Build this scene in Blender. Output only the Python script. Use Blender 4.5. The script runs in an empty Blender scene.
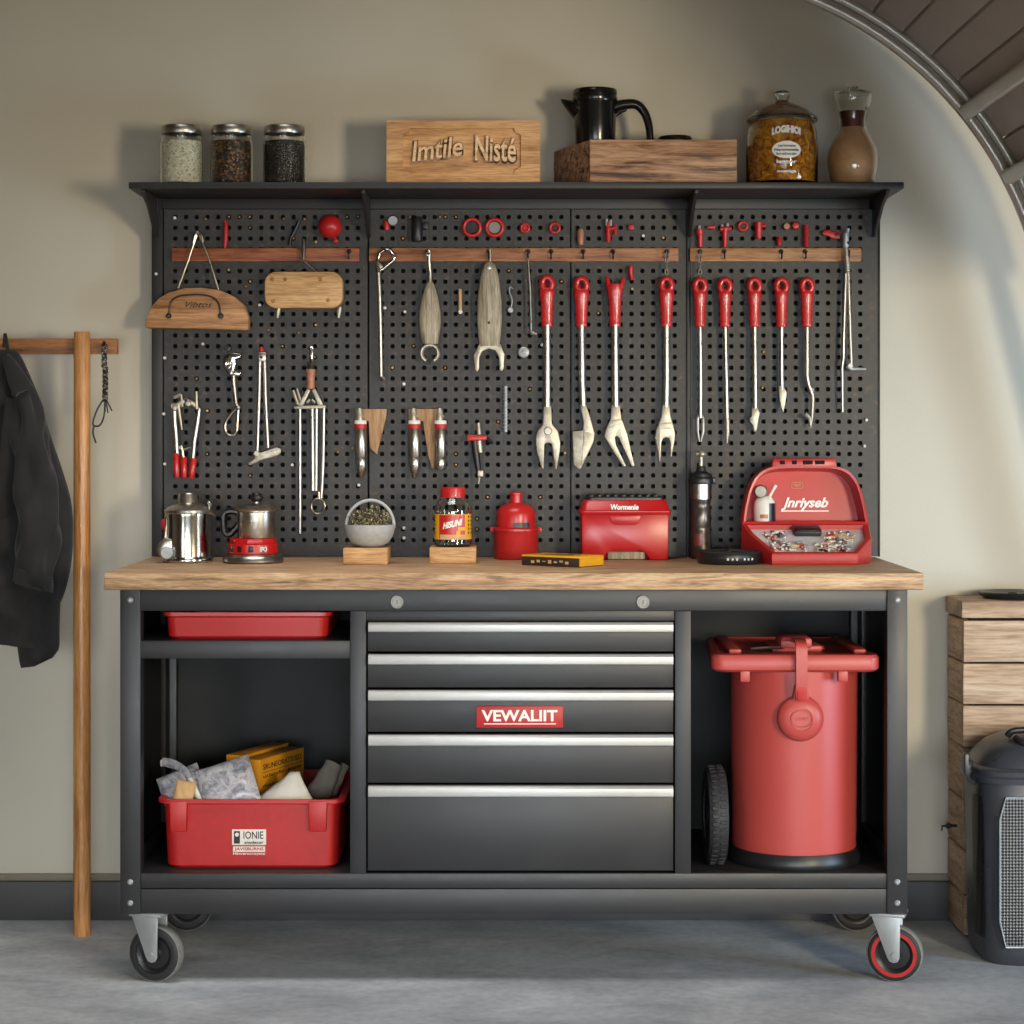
import bpy, bmesh, math, random
from mathutils import Matrix, Vector
random.seed(7)
SC = bpy.context.scene
COL = SC.collection
# ---------------------------------------------------------------- camera model
F, D, H, CXP, HOR = 2079.0, 4.6, 1.22, 512.0, 436.0
def sc(Y): return F / (D + Y)                       # pixels per metre at depth Y
def X(px, Y): return (px - CXP) / sc(Y)
def Z(py, Y): return H - (py - HOR) / sc(Y)
def W(px, py, Y): return Vector((X(px, Y), Y, Z(py, Y)))
def cr(x0, y0, w, pts, n=1024): return [(x0 + a * w / n, y0 + b * w / n) for a, b in pts]

# ---------------------------------------------------------------- mesh builder
class G:
    def __init__(s):
        s.v, s.f, s.m, s.M = [], [], [], None
    def add(s, vs, fs, m=0):
        o = len(s.v)
        for p in vs:
            p = Vector(p)
            s.v.append(s.M @ p if s.M else p)
        for f in fs:
            s.f.append([i + o for i in f]); s.m.append(m)
        return s
    def bm(s, b, m=0):
        b.verts.index_update()
        s.add([v.co.copy() for v in b.verts], [[v.index for v in f.verts] for f in b.faces], m)
        b.free(); return s
    def box(s, x0, x1, y0, y1, z0, z1, b=0, m=0, seg=2):
        return s.prism([(x0, z0), (x1, z0), (x1, z1), (x0, z1)], y0, y1, b, m, 'xz', seg)
    def prism(s, poly, a0, a1, b=0, m=0, plane='xz', seg=2):
        bmm = bmesh.new()
        mk = {'xz': lambda p, a: (p[0], a, p[1]), 'xy': lambda p, a: (p[0], p[1], a), 'yz': lambda p, a: (a, p[0], p[1])}[plane]
        A = [bmm.verts.new(mk(p, a0)) for p in poly]; B = [bmm.verts.new(mk(p, a1)) for p in poly]
        n = len(poly)
        bmm.faces.new(A); bmm.faces.new(B[::-1])
        for i in range(n): bmm.faces.new((A[i], B[i], B[(i + 1) % n], A[(i + 1) % n]))
        bmesh.ops.recalc_face_normals(bmm, faces=bmm.faces)
        if b > 0:
            es = [e for e in bmm.edges if e.calc_face_angle(0) > 0.35]
            bmesh.ops.bevel(bmm, geom=es, offset=b, segments=seg, profile=0.5, affect='EDGES', clamp_overlap=True)
        return s.bm(bmm, m)
    def plate(s, pts, Y, t, b=0.0015, m=0):        # outline in picture coordinates, front face at depth Y
        return s.prism([(X(a, Y), Z(c, Y)) for a, c in pts], Y, Y + t, b, m)
    def lathe(s, prof, o=(0, 0, 0), axis='z', seg=32, m=0, sx=1, sy=1):
        vs, fs = [], []
        for r, h in prof:
            for k in range(seg):
                a = 2 * math.pi * k / seg
                c, d = r * math.cos(a) * sx, r * math.sin(a) * sy
                p = {'z': (c, d, h), 'y': (c, h, d), 'x': (h, c, d)}[axis]
                vs.append((o[0] + p[0], o[1] + p[1], o[2] + p[2]))
        for i in range(len(prof) - 1):
            for k in range(seg):
                q = [i * seg + k, i * seg + (k + 1) % seg, (i + 1) * seg + (k + 1) % seg, (i + 1) * seg + k]
                fs.append(q)
        bmm = bmesh.new()
        V = [bmm.verts.new(v) for v in vs]
        for f in fs: bmm.faces.new([V[i] for i in f])
        if prof[0][0] > 0 and prof[0] != prof[-1]: bmm.faces.new(V[:seg])
        if prof[-1][0] > 0 and prof[0] != prof[-1]: bmm.faces.new(V[-seg:])
        bmesh.ops.remove_doubles(bmm, verts=bmm.verts, dist=1e-6)
        bmesh.ops.recalc_face_normals(bmm, faces=bmm.faces)
        return s.bm(bmm, m)
    def ball(s, c, r, seg=20, m=0):
        if not isinstance(r, (tuple, list)): r = (r, r, r)
        n = seg // 2
        old = s.M
        T = Matrix.Translation(c) @ Matrix.Diagonal((r[0], r[1], r[2], 1))
        s.M = (old @ T) if old else T
        s.lathe([(math.sin(math.pi * i / n), -math.cos(math.pi * i / n)) for i in range(n + 1)], seg=seg, m=m)
        s.M = old; return s
    def tube(s, pts, r, seg=10, closed=False, m=0, flat=1.0, caps=True):
        pts = [Vector(p) for p in pts]; n = len(pts)
        rs = r if isinstance(r, (list, tuple)) else [r] * n
        rings, up = [], None
        for i, p in enumerate(pts):
            if closed: t = pts[(i + 1) % n] - pts[i - 1]
            else: t = pts[min(i + 1, n - 1)] - pts[max(i - 1, 0)]
            t.normalize()
            if up is None:
                up = Vector((0, 1, 0)) if abs(t.y) < 0.9 else Vector((1, 0, 0))
            up = (up - t * up.dot(t)).normalized()
            sd = t.cross(up)
            rings.append([p + (sd * math.cos(2 * math.pi * k / seg) + up * flat * math.sin(2 * math.pi * k / seg)) * rs[i] for k in range(seg)])
        return s.loft(rings, closed=closed, caps=caps, m=m)
    def loft(s, rings, closed=False, caps=True, m=0):
        seg = len(rings[0]); n = len(rings)
        bmm = bmesh.new()
        V = [[bmm.verts.new(p) for p in r] for r in rings]
        for i in range(n if closed else n - 1):
            a, b = V[i], V[(i + 1) % n]
            for k in range(seg):
                bmm.faces.new((a[k], a[(k + 1) % seg], b[(k + 1) % seg], b[k]))
        if caps and not closed:
            bmm.faces.new(V[0]); bmm.faces.new(V[-1])
        bmesh.ops.recalc_face_normals(bmm, faces=bmm.faces)
        return s.bm(bmm, m)
    def tubepx(s, pts, Y, rpx, seg=10, closed=False, m=0, flat=1.0):
        P = [W(p[0], p[1], p[2] if len(p) > 2 else Y) for p in pts]
        k = sc(Y)
        rr = [q / k for q in rpx] if isinstance(rpx, (list, tuple)) else rpx / k
        return s.tube(P, rr, seg, closed, m, flat)
    def text(s, body, c, w, h, depth=0.001, shear=0, bold=0.0, m=0, fn=None, rot=0):
        cu = bpy.data.curves.new('t', 'FONT'); cu.body = body; cu.size = 1; cu.shear = shear; cu.offset = bold
        cu.extrude = 0.02; cu.resolution_u = 3
        ob = bpy.data.objects.new('t', cu); COL.objects.link(ob)
        dg = bpy.context.evaluated_depsgraph_get(); dg.update()
        me = bpy.data.meshes.new_from_object(ob.evaluated_get(dg))
        P = [v.co.copy() for v in me.vertices]; Fs = [list(p.vertices) for p in me.polygons]
        bpy.data.objects.remove(ob); bpy.data.curves.remove(cu); bpy.data.meshes.remove(me)
        x0, x1 = min(p.x for p in P), max(p.x for p in P); y0, y1 = min(p.y for p in P), max(p.y for p in P)
        out = []
        for p in P:
            u = ((p.x - x0) / (x1 - x0) - .5) * w; v = ((p.y - y0) / (y1 - y0) - .5) * h
            q = -depth if p.z > 0 else 0.0002
            u, v = u * math.cos(rot) - v * math.sin(rot), u * math.sin(rot) + v * math.cos(rot)
            out.append(fn(u, v, q) if fn else (c[0] + u, c[1] + q, c[2] + v))
        return s.add(out, Fs, m)

def rpoly(x0, x1, z0, z1, r, n=5):
    if not isinstance(r, (list, tuple)): r = [r] * 4
    out = []
    for (cx, cz, a, q) in ((x1 - r[0], z0 + r[0], -90, r[0]), (x1 - r[1], z1 - r[1], 0, r[1]), (x0 + r[2], z1 - r[2], 90, r[2]), (x0 + r[3], z0 + r[3], 180, r[3])):
        for k in range(n + 1):
            t = math.radians(a + 90 * k / n); out.append((cx + q * math.cos(t), cz + q * math.sin(t)))
    return out
def spline(pts, n=6, closed=False):
    P = [Vector(p) for p in pts]; out = []; N = len(P)
    for i in range(N if closed else N - 1):
        if closed: a, b, c, d = P[i - 1], P[i], P[(i + 1) % N], P[(i + 2) % N]
        else: a, b, c, d = P[max(i - 1, 0)], P[i], P[i + 1], P[min(i + 2, N - 1)]
        for k in range(n):
            t = k / n
            out.append(0.5 * ((2 * b) + (c - a) * t + (2 * a - 5 * b + 4 * c - d) * t * t + (3 * b - a - 3 * c + d) * t ** 3))
    if not closed: out.append(P[-1])
    return out

# ---------------------------------------------------------------- things and parts
def thing(name, label, cat, loc, group=None, kind=None):
    o = bpy.data.objects.new(name, None); COL.objects.link(o)
    o.location = loc; o.empty_display_size = 0.02
    o['label'] = label; o['category'] = cat
    if group: o['group'] = group
    if kind: o['kind'] = kind
    return o
def root(o):
    while o.parent: o = o.parent
    return o
def mesh_of(name, g, mat, org, ang=38):
    me = bpy.data.meshes.new(name)
    me.from_pydata([tuple(v - org) for v in g.v], [], g.f)
    for mm in (mat if isinstance(mat, (list, tuple)) else [mat]): me.materials.append(mm)
    me.polygons.foreach_set('material_index', g.m)
    me.polygons.foreach_set('use_smooth', [True] * len(me.polygons))
    me.set_sharp_from_angle(angle=math.radians(ang)); me.update()
    return me
def part(t, name, g, mat, label=None, ang=38, kind=None):
    org = Vector(root(t).location)
    o = bpy.data.objects.new(name, mesh_of(name, g, mat, org, ang)); COL.objects.link(o)
    o.parent = t
    if label: o['label'] = label
    if kind: o['kind'] = kind
    return o
def solo(name, g, mat, label, cat, loc, group=None, kind=None, ang=38):
    o = bpy.data.objects.new(name, mesh_of(name, g, mat, Vector(loc), ang)); COL.objects.link(o)
    o.location = loc; o['label'] = label; o['category'] = cat
    if group: o['group'] = group
    if kind: o['kind'] = kind
    return o
def struct(name, g, mat):
    o = bpy.data.objects.new(name, mesh_of(name, g, mat, Vector((0, 0, 0)))); COL.objects.link(o)
    o['kind'] = 'structure'; o['label'] = name.replace('_', ' '); return o
def clone(t, loc, label):
    c = t.copy(); COL.objects.link(c); c.location = loc; c['label'] = label
    mp = {t: c}
    def rec(a, b):
        for ch in list(a.children):
            d = ch.copy(); COL.objects.link(d); d.parent = b; mp[ch] = d; rec(ch, d)
    rec(t, c); return c, mp

# ---------------------------------------------------------------- materials
def s2l(c): return tuple((x / 255 / 12.92) if x / 255 <= .04045 else ((x / 255 + .055) / 1.055) ** 2.4 for x in c) + (1,)
def nmat(name):
    m = bpy.data.materials.new(name); m.use_nodes = True
    nt = m.node_tree; return m, nt, nt.nodes, nt.links, nt.nodes['Principled BSDF']
def ramp(n, stops):
    r = n.new('ShaderNodeValToRGB'); e = r.color_ramp.elements
    while len(e) < len(stops): e.new(0.5)
    for k, (p, c) in enumerate(stops): e[k].position = p; e[k].color = c
    return r
def plain(name, c, rough=.5, metal=0, var=.12, nscale=30, bump=0.0, bscale=200, spec=.5, coat=0, rvar=.08, sheen=0):
    m, nt, n, l, b = nmat(name)
    tc = n.new('ShaderNodeTexCoord'); no = n.new('ShaderNodeTexNoise'); no.inputs['Scale'].default_value = nscale; no.inputs['Detail'].default_value = 6
    l.new(tc.outputs['Object'], no.inputs['Vector'])
    a = s2l(c); r = ramp(n, [(.3, tuple(x * (1 - var) for x in a[:3]) + (1,)), (.7, tuple(min(1, x * (1 + var)) for x in a[:3]) + (1,))])
    l.new(no.outputs['Fac'], r.inputs['Fac']); l.new(r.outputs['Color'], b.inputs['Base Color'])
    mr = n.new('ShaderNodeMapRange'); mr.inputs['To Min'].default_value = max(0, rough - rvar); mr.inputs['To Max'].default_value = min(1, rough + rvar)
    l.new(no.outputs['Fac'], mr.inputs['Value']); l.new(mr.outputs['Result'], b.inputs['Roughness'])
    b.inputs['Metallic'].default_value = metal; b.inputs['Specular IOR Level'].default_value = spec
    b.inputs['Coat Weight'].default_value = coat; b.inputs['Sheen Weight'].default_value = sheen
    if bump:
        n2 = n.new('ShaderNodeTexNoise'); n2.inputs['Scale'].default_value = bscale; n2.inputs['Detail'].default_value = 4
        l.new(tc.outputs['Object'], n2.inputs['Vector'])
        bp = n.new('ShaderNodeBump'); bp.inputs['Strength'].default_value = bump; bp.inputs['Distance'].default_value = .002
        l.new(n2.outputs['Fac'], bp.inputs['Height']); l.new(bp.outputs['Normal'], b.inputs['Normal'])
    return m
def wood(name, dark, mid, light, axis='x', sc_=1.0, rough=.5, contrast=.18, spec=.35):
    m, nt, n, l, b = nmat(name)
    tc = n.new('ShaderNodeTexCoord'); mp = n.new('ShaderNodeMapping')
    lo, hi = 2.2 * sc_, 26 * sc_
    mp.inputs['Scale'].default_value = {'x': (lo, hi, hi), 'y': (hi, lo, hi), 'z': (hi, hi, lo)}[axis]
    l.new(tc.outputs['Object'], mp.inputs['Vector'])
    no = n.new('ShaderNodeTexNoise'); no.inputs['Scale'].default_value = 1.6; no.inputs['Detail'].default_value = 8; no.inputs['Roughness'].default_value = .62; no.inputs['Distortion'].default_value = .7
    l.new(mp.outputs['Vector'], no.inputs['Vector'])
    r = ramp(n, [(.5 - contrast, s2l(dark)), (.5, s2l(mid)), (.5 + contrast, s2l(light))])
    l.new(no.outputs['Fac'], r.inputs['Fac'])
    n2 = n.new('ShaderNodeTexNoise'); n2.inputs['Scale'].default_value = 9; n2.inputs['Detail'].default_value = 3
    l.new(mp.outputs['Vector'], n2.inputs['Vector'])
    r2 = ramp(n, [(.35, (.62, .58, .54, 1)), (.55, (1, 1, 1, 1))]); l.new(n2.outputs['Fac'], r2.inputs['Fac'])
    mx = n.new('ShaderNodeMix'); mx.data_type = 'RGBA'; mx.blend_type = 'MULTIPLY'; mx.inputs[0].default_value = .75
    l.new(r.outputs['Color'], mx.inputs[6]); l.new(r2.outputs['Color'], mx.inputs[7]); l.new(mx.outputs[2], b.inputs['Base Color'])
    b.inputs['Roughness'].default_value = rough; b.inputs['Specular IOR Level'].default_value = spec
    bp = n.new('ShaderNodeBump'); bp.inputs['Strength'].default_value = .25; bp.inputs['Distance'].default_value = .001
    l.new(n2.outputs['Fac'], bp.inputs['Height']); l.new(bp.outputs['Normal'], b.inputs['Normal'])
    return m
def glass(name, tint=(1, 1, 1), rough=.0):
    m, nt, n, l, b = nmat(name)
    tc = n.new('ShaderNodeTexCoord'); no = n.new('ShaderNodeTexNoise'); no.inputs['Scale'].default_value = 60
    l.new(tc.outputs['Object'], no.inputs['Vector'])
    r = ramp(n, [(.4, tuple(x * .96 for x in tint) + (1,)), (.6, tuple(tint) + (1,))]); l.new(no.outputs['Fac'], r.inputs['Fac']); l.new(r.outputs['Color'], b.inputs['Base Color'])
    b.inputs['Transmission Weight'].default_value = 1; b.inputs['Roughness'].default_value = rough; b.inputs['IOR'].default_value = 1.45
    return m
def speck(name, stops, scale=180, rough=.6, kind='v'):
    m, nt, n, l, b = nmat(name)
    tc = n.new('ShaderNodeTexCoord')
    if kind == 'v':
        no = n.new('ShaderNodeTexVoronoi'); no.inputs['Scale'].default_value = scale
        l.new(tc.outputs['Object'], no.inputs['Vector']); sp = n.new('ShaderNodeSeparateColor'); l.new(no.outputs['Color'], sp.inputs['Color']); fac = sp.outputs['Red']
        bp = n.new('ShaderNodeBump'); bp.inputs['Strength'].default_value = .6; bp.inputs['Distance'].default_value = .003; bp.invert = True
        l.new(no.outputs['Distance'], bp.inputs['Height']); l.new(bp.outputs['Normal'], b.inputs['Normal'])
    else:
        no = n.new('ShaderNodeTexNoise'); no.inputs['Scale'].default_value = scale; no.inputs['Detail'].default_value = 6; no.inputs['Roughness'].default_value = .7; no.inputs['Distortion'].default_value = 1.2
        l.new(tc.outputs['Object'], no.inputs['Vector']); fac = no.outputs['Fac']
    r = ramp(n, [(p, s2l(c)) for p, c in stops]); r.color_ramp.interpolation = 'LINEAR'
    l.new(fac, r.inputs['Fac']); l.new(r.outputs['Color'], b.inputs['Base Color']); b.inputs['Roughness'].default_value = rough
    return m

M = {}
M['frame'] = plain('charcoal_powder_coat', (40, 40, 43), .42, 0, .06, 12, .12, 900)
M['inner'] = plain('charcoal_shaded_inner', (13, 13, 13), .65, 0, .06, 8)  # darker than the frame: cubby shade is put into the colour
M['peg'] = plain('pegboard_black', (50, 48, 47), .5, 0, .14, 14, .1, 500)
M['void'] = plain('pegboard_shadow_backing', (10, 10, 10), .9)  # near-black, stands in for the shade seen through openings
M['shelf'] = plain('shelf_black', (40, 39, 39), .5, 0, .08, 10)
M['red'] = plain('red_plastic', (182, 32, 32), .32, 0, .05, 10, 0, 1, .5)
M['redbin'] = plain('red_bin_plastic', (180, 70, 65), .42, 0, .04, 6, 0, 1, .5)
M['redgloss'] = plain('red_gloss', (178, 18, 22), .3, 0, .05, 8, 0, 1, .5, .0)
M['redgrip'] = plain('red_rubber_grip', (186, 32, 31), .28, 0, .07, 40, 0, 1, .5, .2)
M['redmatte'] = plain('red_matte', (178, 30, 29), .45, 0, .08, 60)
M['chrome'] = plain('chrome', (190, 187, 180), .14, 1, .05, 30, 0, 1, .5, 0, .06)
M['steel'] = plain('brushed_steel', (178, 173, 164), .3, 1, .1, 60, .1, 400)
M['cast'] = plain('cast_steel', (178, 170, 154), .42, .75, .2, 70, .3, 260)
M['alu'] = plain('aluminium_pull', (184, 184, 182), .42, .45, .04, 30)
M['lockmetal'] = plain('lock_metal', (128, 124, 116), .4, .4, .1, 200)
M['zinc'] = plain('zinc_plate', (158, 162, 164), .4, .4, .06, 40)
M['flask'] = plain('mottled_flask_metal', (92, 86, 82), .3, .75, .45, 45)
M['palewood'] = wood('pale_carved_letters', (206, 164, 116), (234, 196, 148), (244, 212, 170), 'x', 1.6, .55)
M['brass'] = plain('aged_brass', (150, 110, 60), .4, .8, .2, 80)
M['darkmetal'] = plain('dark_metal', (52, 50, 50), .35, .7, .2, 60)
M['black'] = plain('black_plastic', (28, 28, 30), .38, 0, .1, 20)
M['blackgloss'] = plain('black_glaze', (16, 16, 17), .2, 0, .1, 20, 0, 1, .5, .1)
M['rubber'] = plain('black_rubber', (34, 34, 36), .6, 0, .2, 50, .2, 300)
M['tyregrey'] = plain('grey_tyre_tread', (120, 118, 114), .75, 0, .2, 120, .4, 300)
M['cloth'] = plain('black_cloth', (42, 41, 42), .85, 0, .15, 25, .35, 700, .2, 0, .05, .15)
M['white'] = plain('white_print', (235, 232, 226), .5, 0, .03, 30)
M['offwhite'] = plain('off_white_paper', (222, 218, 208), .7, 0, .06, 40, .2, 100)
M['yellow'] = plain('yellow_cover', (226, 164, 32), .45, 0, .08, 30)
M['orange'] = plain('amber_carton', (214, 144, 28), .4, 0, .1, 20)
M['ink'] = plain('dark_ink', (48, 34, 24), .6)
M['greycloth'] = plain('taupe_rolled_cloth', (128, 118, 108), .85, 0, .15, 60, .3, 300)
M['stone'] = plain('grey_stoneware', (166, 168, 167), .6, 0, .1, 90, .15, 300)
M['copper'] = plain('worn_copper_wood', (168, 112, 84), .45, .1, .15, 60)
M['card'] = plain('kraft_tan', (196, 156, 108), .7, 0, .08, 60)
M['oak'] = wood('oak_top', (130, 98, 70), (186, 150, 114), (208, 176, 140), 'x', 1.7, .5, .15)
M['oakblock'] = wood('light_oak_block', (168, 122, 78), (196, 152, 104), (214, 172, 124), 'x', 1.6, .55)
M['signwood'] = wood('carved_sign_wood', (168, 120, 76), (206, 156, 104), (222, 176, 124), 'x', 1.3, .55)
M['tanblock'] = wood('tan_hanging_block', (156, 114, 70), (200, 156, 104), (216, 176, 126), 'x', 1.4, .5)
M['moonblock'] = wood('brown_moon_block', (128, 86, 52), (176, 128, 84), (196, 150, 106), 'x', 1.4, .5)
M['walnut'] = wood('walnut_box', (74, 50, 36), (156, 114, 84), (190, 148, 114), 'x', 1.5, .5, .12)
M['railwood'] = wood('reddish_rail', (112, 58, 36), (156, 90, 58), (180, 116, 80), 'x', 1.4, .5)
M['railmid'] = wood('brown_rail', (118, 72, 46), (164, 108, 74), (184, 132, 94), 'x', 1.4, .5)
M['railoak'] = wood('tan_rail', (140, 94, 58), (176, 126, 84), (196, 148, 104), 'x', 1.4, .5)
M['post'] = wood('amber_post', (140, 88, 44), (196, 136, 78), (216, 160, 102), 'z', 1.2, .3, .2, .5)
M['bar'] = wood('brown_bar', (112, 70, 36), (164, 106, 60), (188, 130, 82), 'x', 1.4, .45)
M['plank'] = wood('pine_plank', (160, 130, 104), (196, 166, 138), (212, 186, 160), 'x', .8, .65)
M['plankside'] = wood('pine_plank_side', (160, 124, 94), (204, 168, 136), (220, 188, 158), 'y', 1.2, .65)
M['greywood'] = wood('weathered_grey_handle', (120, 108, 88), (164, 152, 130), (188, 178, 158), 'z', 2.2, .5)
M['wedgewood'] = wood('oak_wedge', (128, 94, 64), (168, 130, 94), (186, 150, 114), 'z', 2, .6)
M['glass'] = glass('clear_glass', (.97, .99, .97))
M['salt'] = speck('cream_flakes', [(.0, (170, 160, 130)), (.25, (226, 218, 192)), (1, (246, 240, 220))], 260, .7)
M['spice'] = speck('brown_spice', [(.0, (22, 16, 12)), (.5, (48, 34, 24)), (.8, (110, 72, 40)), (1, (150, 104, 60))], 230, .5)
M['pepper'] = speck('dark_peppercorns', [(.0, (14, 13, 14)), (.7, (40, 36, 36)), (1, (86, 78, 74))], 240, .4)
M['amber'] = speck('amber_preserve', [(.32, (70, 32, 6)), (.44, (170, 96, 14)), (.56, (222, 150, 36)), (.72, (240, 196, 90))], 42, .15, 'n')
M['latte'] = plain('tan_brew', (244, 188, 134), .3, 0, .1, 20, 0, 1, .5, .3)
M['wine'] = plain('wine_band', (110, 48, 40), .3, 0, .2, 120)
M['clutter'] = speck('mixed_hardware', [(0, (60, 56, 54)), (.35, (190, 190, 192)), (.7, (226, 224, 220)), (.86, (196, 150, 90)), (1, (180, 60, 40))], 130, .35)
M['packet'] = speck('silver_packet', [(.3, (96, 96, 100)), (.45, (150, 150, 158)), (.55, (190, 189, 194)), (.68, (140, 118, 112))], 36, .25, 'n')
M['herb'] = speck('dried_flower_heads', [(0, (34, 32, 22)), (.5, (92, 84, 58)), (.85, (160, 150, 112)), (1, (200, 192, 160))], 320, .8)
M['vault'] = plain('taupe_door_slat', (190, 181, 175), .45, .3, .08, 8)
M['track'] = plain('galvanised_track', (216, 212, 204), .32, .5, .06, 6)
M['binplastic'] = plain('graphite_bin_plastic', (58, 60, 67), .3, 0, .08, 14)
M['braid'] = speck('braided_cord', [(0, (16, 15, 14)), (.6, (40, 36, 32)), (.8, (120, 112, 100)), (1, (180, 172, 156))], 330, .8)

def m_peg():
    m, nt, n, l, b = nmat('pegboard_black')
    tc = n.new('ShaderNodeTexCoord')
    a = n.new('ShaderNodeTexNoise'); a.inputs['Scale'].default_value = 70; a.inputs['Detail'].default_value = 6; l.new(tc.outputs['Object'], a.inputs['Vector'])
    r = ramp(n, [(.35, s2l((44, 42, 40))), (.62, s2l((52, 49, 46))), (.70, s2l((74, 58, 44))), (.76, s2l((104, 72, 46)))])
    l.new(a.outputs['Fac'], r.inputs['Fac']); l.new(r.outputs['Color'], b.inputs['Base Color']); b.inputs['Roughness'].default_value = .5
    return m
def m_wall():
    m, nt, n, l, b = nmat('plaster')
    tc = n.new('ShaderNodeTexCoord')
    a = n.new('ShaderNodeTexNoise'); a.inputs['Scale'].default_value = 1.4; a.inputs['Detail'].default_value = 5; l.new(tc.outputs['Object'], a.inputs['Vector'])
    r = ramp(n, [(.3, s2l((200, 193, 177))), (.7, s2l((210, 204, 189)))]); l.new(a.outputs['Fac'], r.inputs['Fac']); l.new(r.outputs['Color'], b.inputs['Base Color'])
    c = n.new('ShaderNodeTexNoise'); c.inputs['Scale'].default_value = 120; c.inputs['Detail'].default_value = 5; l.new(tc.outputs['Object'], c.inputs['Vector'])
    bp = n.new('ShaderNodeBump'); bp.inputs['Strength'].default_value = .14; bp.inputs['Distance'].default_value = .002; l.new(c.outputs['Fac'], bp.inputs['Height']); l.new(bp.outputs['Normal'], b.inputs['Normal'])
    b.inputs['Roughness'].default_value = .85; b.inputs['Specular IOR Level'].default_value = .2
    return m
def m_floor():
    m, nt, n, l, b = nmat('concrete')
    tc = n.new('ShaderNodeTexCoord')
    mp = n.new('ShaderNodeMapping'); mp.inputs['Scale'].default_value = (1, 1.6, 1); l.new(tc.outputs['Object'], mp.inputs['Vector'])
    a = n.new('ShaderNodeTexNoise'); a.inputs['Scale'].default_value = 3.2; a.inputs['Detail'].default_value = 9; a.inputs['Roughness'].default_value = .62; a.inputs['Distortion'].default_value = .5; l.new(mp.outputs['Vector'], a.inputs['Vector'])
    r = ramp(n, [(.32, s2l((156, 161, 168))), (.5, s2l((182, 187, 194))), (.68, s2l((204, 208, 214)))]); l.new(a.outputs['Fac'], r.inputs['Fac'])
    c = n.new('ShaderNodeTexNoise'); c.inputs['Scale'].default_value = 45; c.inputs['Detail'].default_value = 6; l.new(tc.outputs['Object'], c.inputs['Vector'])
    r2 = ramp(n, [(.3, (.72, .72, .72, 1)), (.6, (1, 1, 1, 1))]); l.new(c.outputs['Fac'], r2.inputs['Fac'])
    mx = n.new('ShaderNodeMix'); mx.data_type = 'RGBA'; mx.blend_type = 'MULTIPLY'; mx.inputs[0].default_value = .6
    l.new(r.outputs['Color'], mx.inputs[6]); l.new(r2.outputs['Color'], mx.inputs[7]); l.new(mx.outputs[2], b.inputs['Base Color'])
    bp = n.new('ShaderNodeBump'); bp.inputs['Strength'].default_value = .2; bp.inputs['Distance'].default_value = .003; l.new(c.outputs['Fac'], bp.inputs['Height']); l.new(bp.outputs['Normal'], b.inputs['Normal'])
    b.inputs['Roughness'].default_value = .55; b.inputs['Specular IOR Level'].default_value = .35
    return m
def m_mesh(name, k, dark, light):
    m, nt, n, l, b = nmat(name)
    tc = n.new('ShaderNodeTexCoord'); sp = n.new('ShaderNodeSeparateXYZ'); l.new(tc.outputs['Object'], sp.inputs['Vector'])
    def wave(op):
        ad = n.new('ShaderNodeMath'); ad.operation = op; l.new(sp.outputs['X'], ad.inputs[0]); l.new(sp.outputs['Z'], ad.inputs[1])
        mu = n.new('ShaderNodeMath'); mu.operation = 'MULTIPLY'; mu.inputs[1].default_value = k; l.new(ad.outputs[0], mu.inputs[0])
        si = n.new('ShaderNodeMath'); si.operation = 'SINE'; l.new(mu.outputs[0], si.inputs[0]); return si
    a, c = wave('ADD'), wave('SUBTRACT')
    mu = n.new('ShaderNodeMath'); mu.operation = 'MULTIPLY'; l.new(a.outputs[0], mu.inputs[0]); l.new(c.outputs[0], mu.inputs[1])
    r = ramp(n, [(.42, s2l(dark)), (.62, s2l(light))])
    mr = n.new('ShaderNodeMapRange'); mr.inputs['From Min'].default_value = -1; l.new(mu.outputs[0], mr.inputs['Value']); l.new(mr.outputs['Result'], r.inputs['Fac'])
    l.new(r.outputs['Color'], b.inputs['Base Color']); b.inputs['Roughness'].default_value = .4; b.inputs['Metallic'].default_value = .3
    bp = n.new('ShaderNodeBump'); bp.inputs['Strength'].default_value = .8; bp.inputs['Distance'].default_value = .002; l.new(mr.outputs['Result'], bp.inputs['Height']); l.new(bp.outputs['Normal'], b.inputs['Normal'])
    return m
M['peg'] = m_peg()
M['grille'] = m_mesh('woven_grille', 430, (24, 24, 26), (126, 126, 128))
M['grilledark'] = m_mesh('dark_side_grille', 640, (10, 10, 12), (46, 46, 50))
# ================================================================ SETTING
WY = 0.65
struct('wall_back', G().box(-4, 4, WY, WY + .1, 0, 3.4), m_wall())
struct('floor', G().box(-4, 4, -6.5, WY + .1, -.1, 0), m_floor())
g = G(); g.box(-4, 4, WY - .014, WY, 0, .098, .003); struct('baseboard_back', g, plain('baseboard_grey', (66, 65, 66), .5, 0, .08, 10))
g = G(); g.box(-4, 4, WY - .010, WY, .098, .116, .003); struct('shade_trim_1', g, plain('baseboard_cap_shade', (128, 120, 104), .6, 0, .1, 20))  # lighter baseboard top and the beige shadow strip, built as one cap

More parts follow.
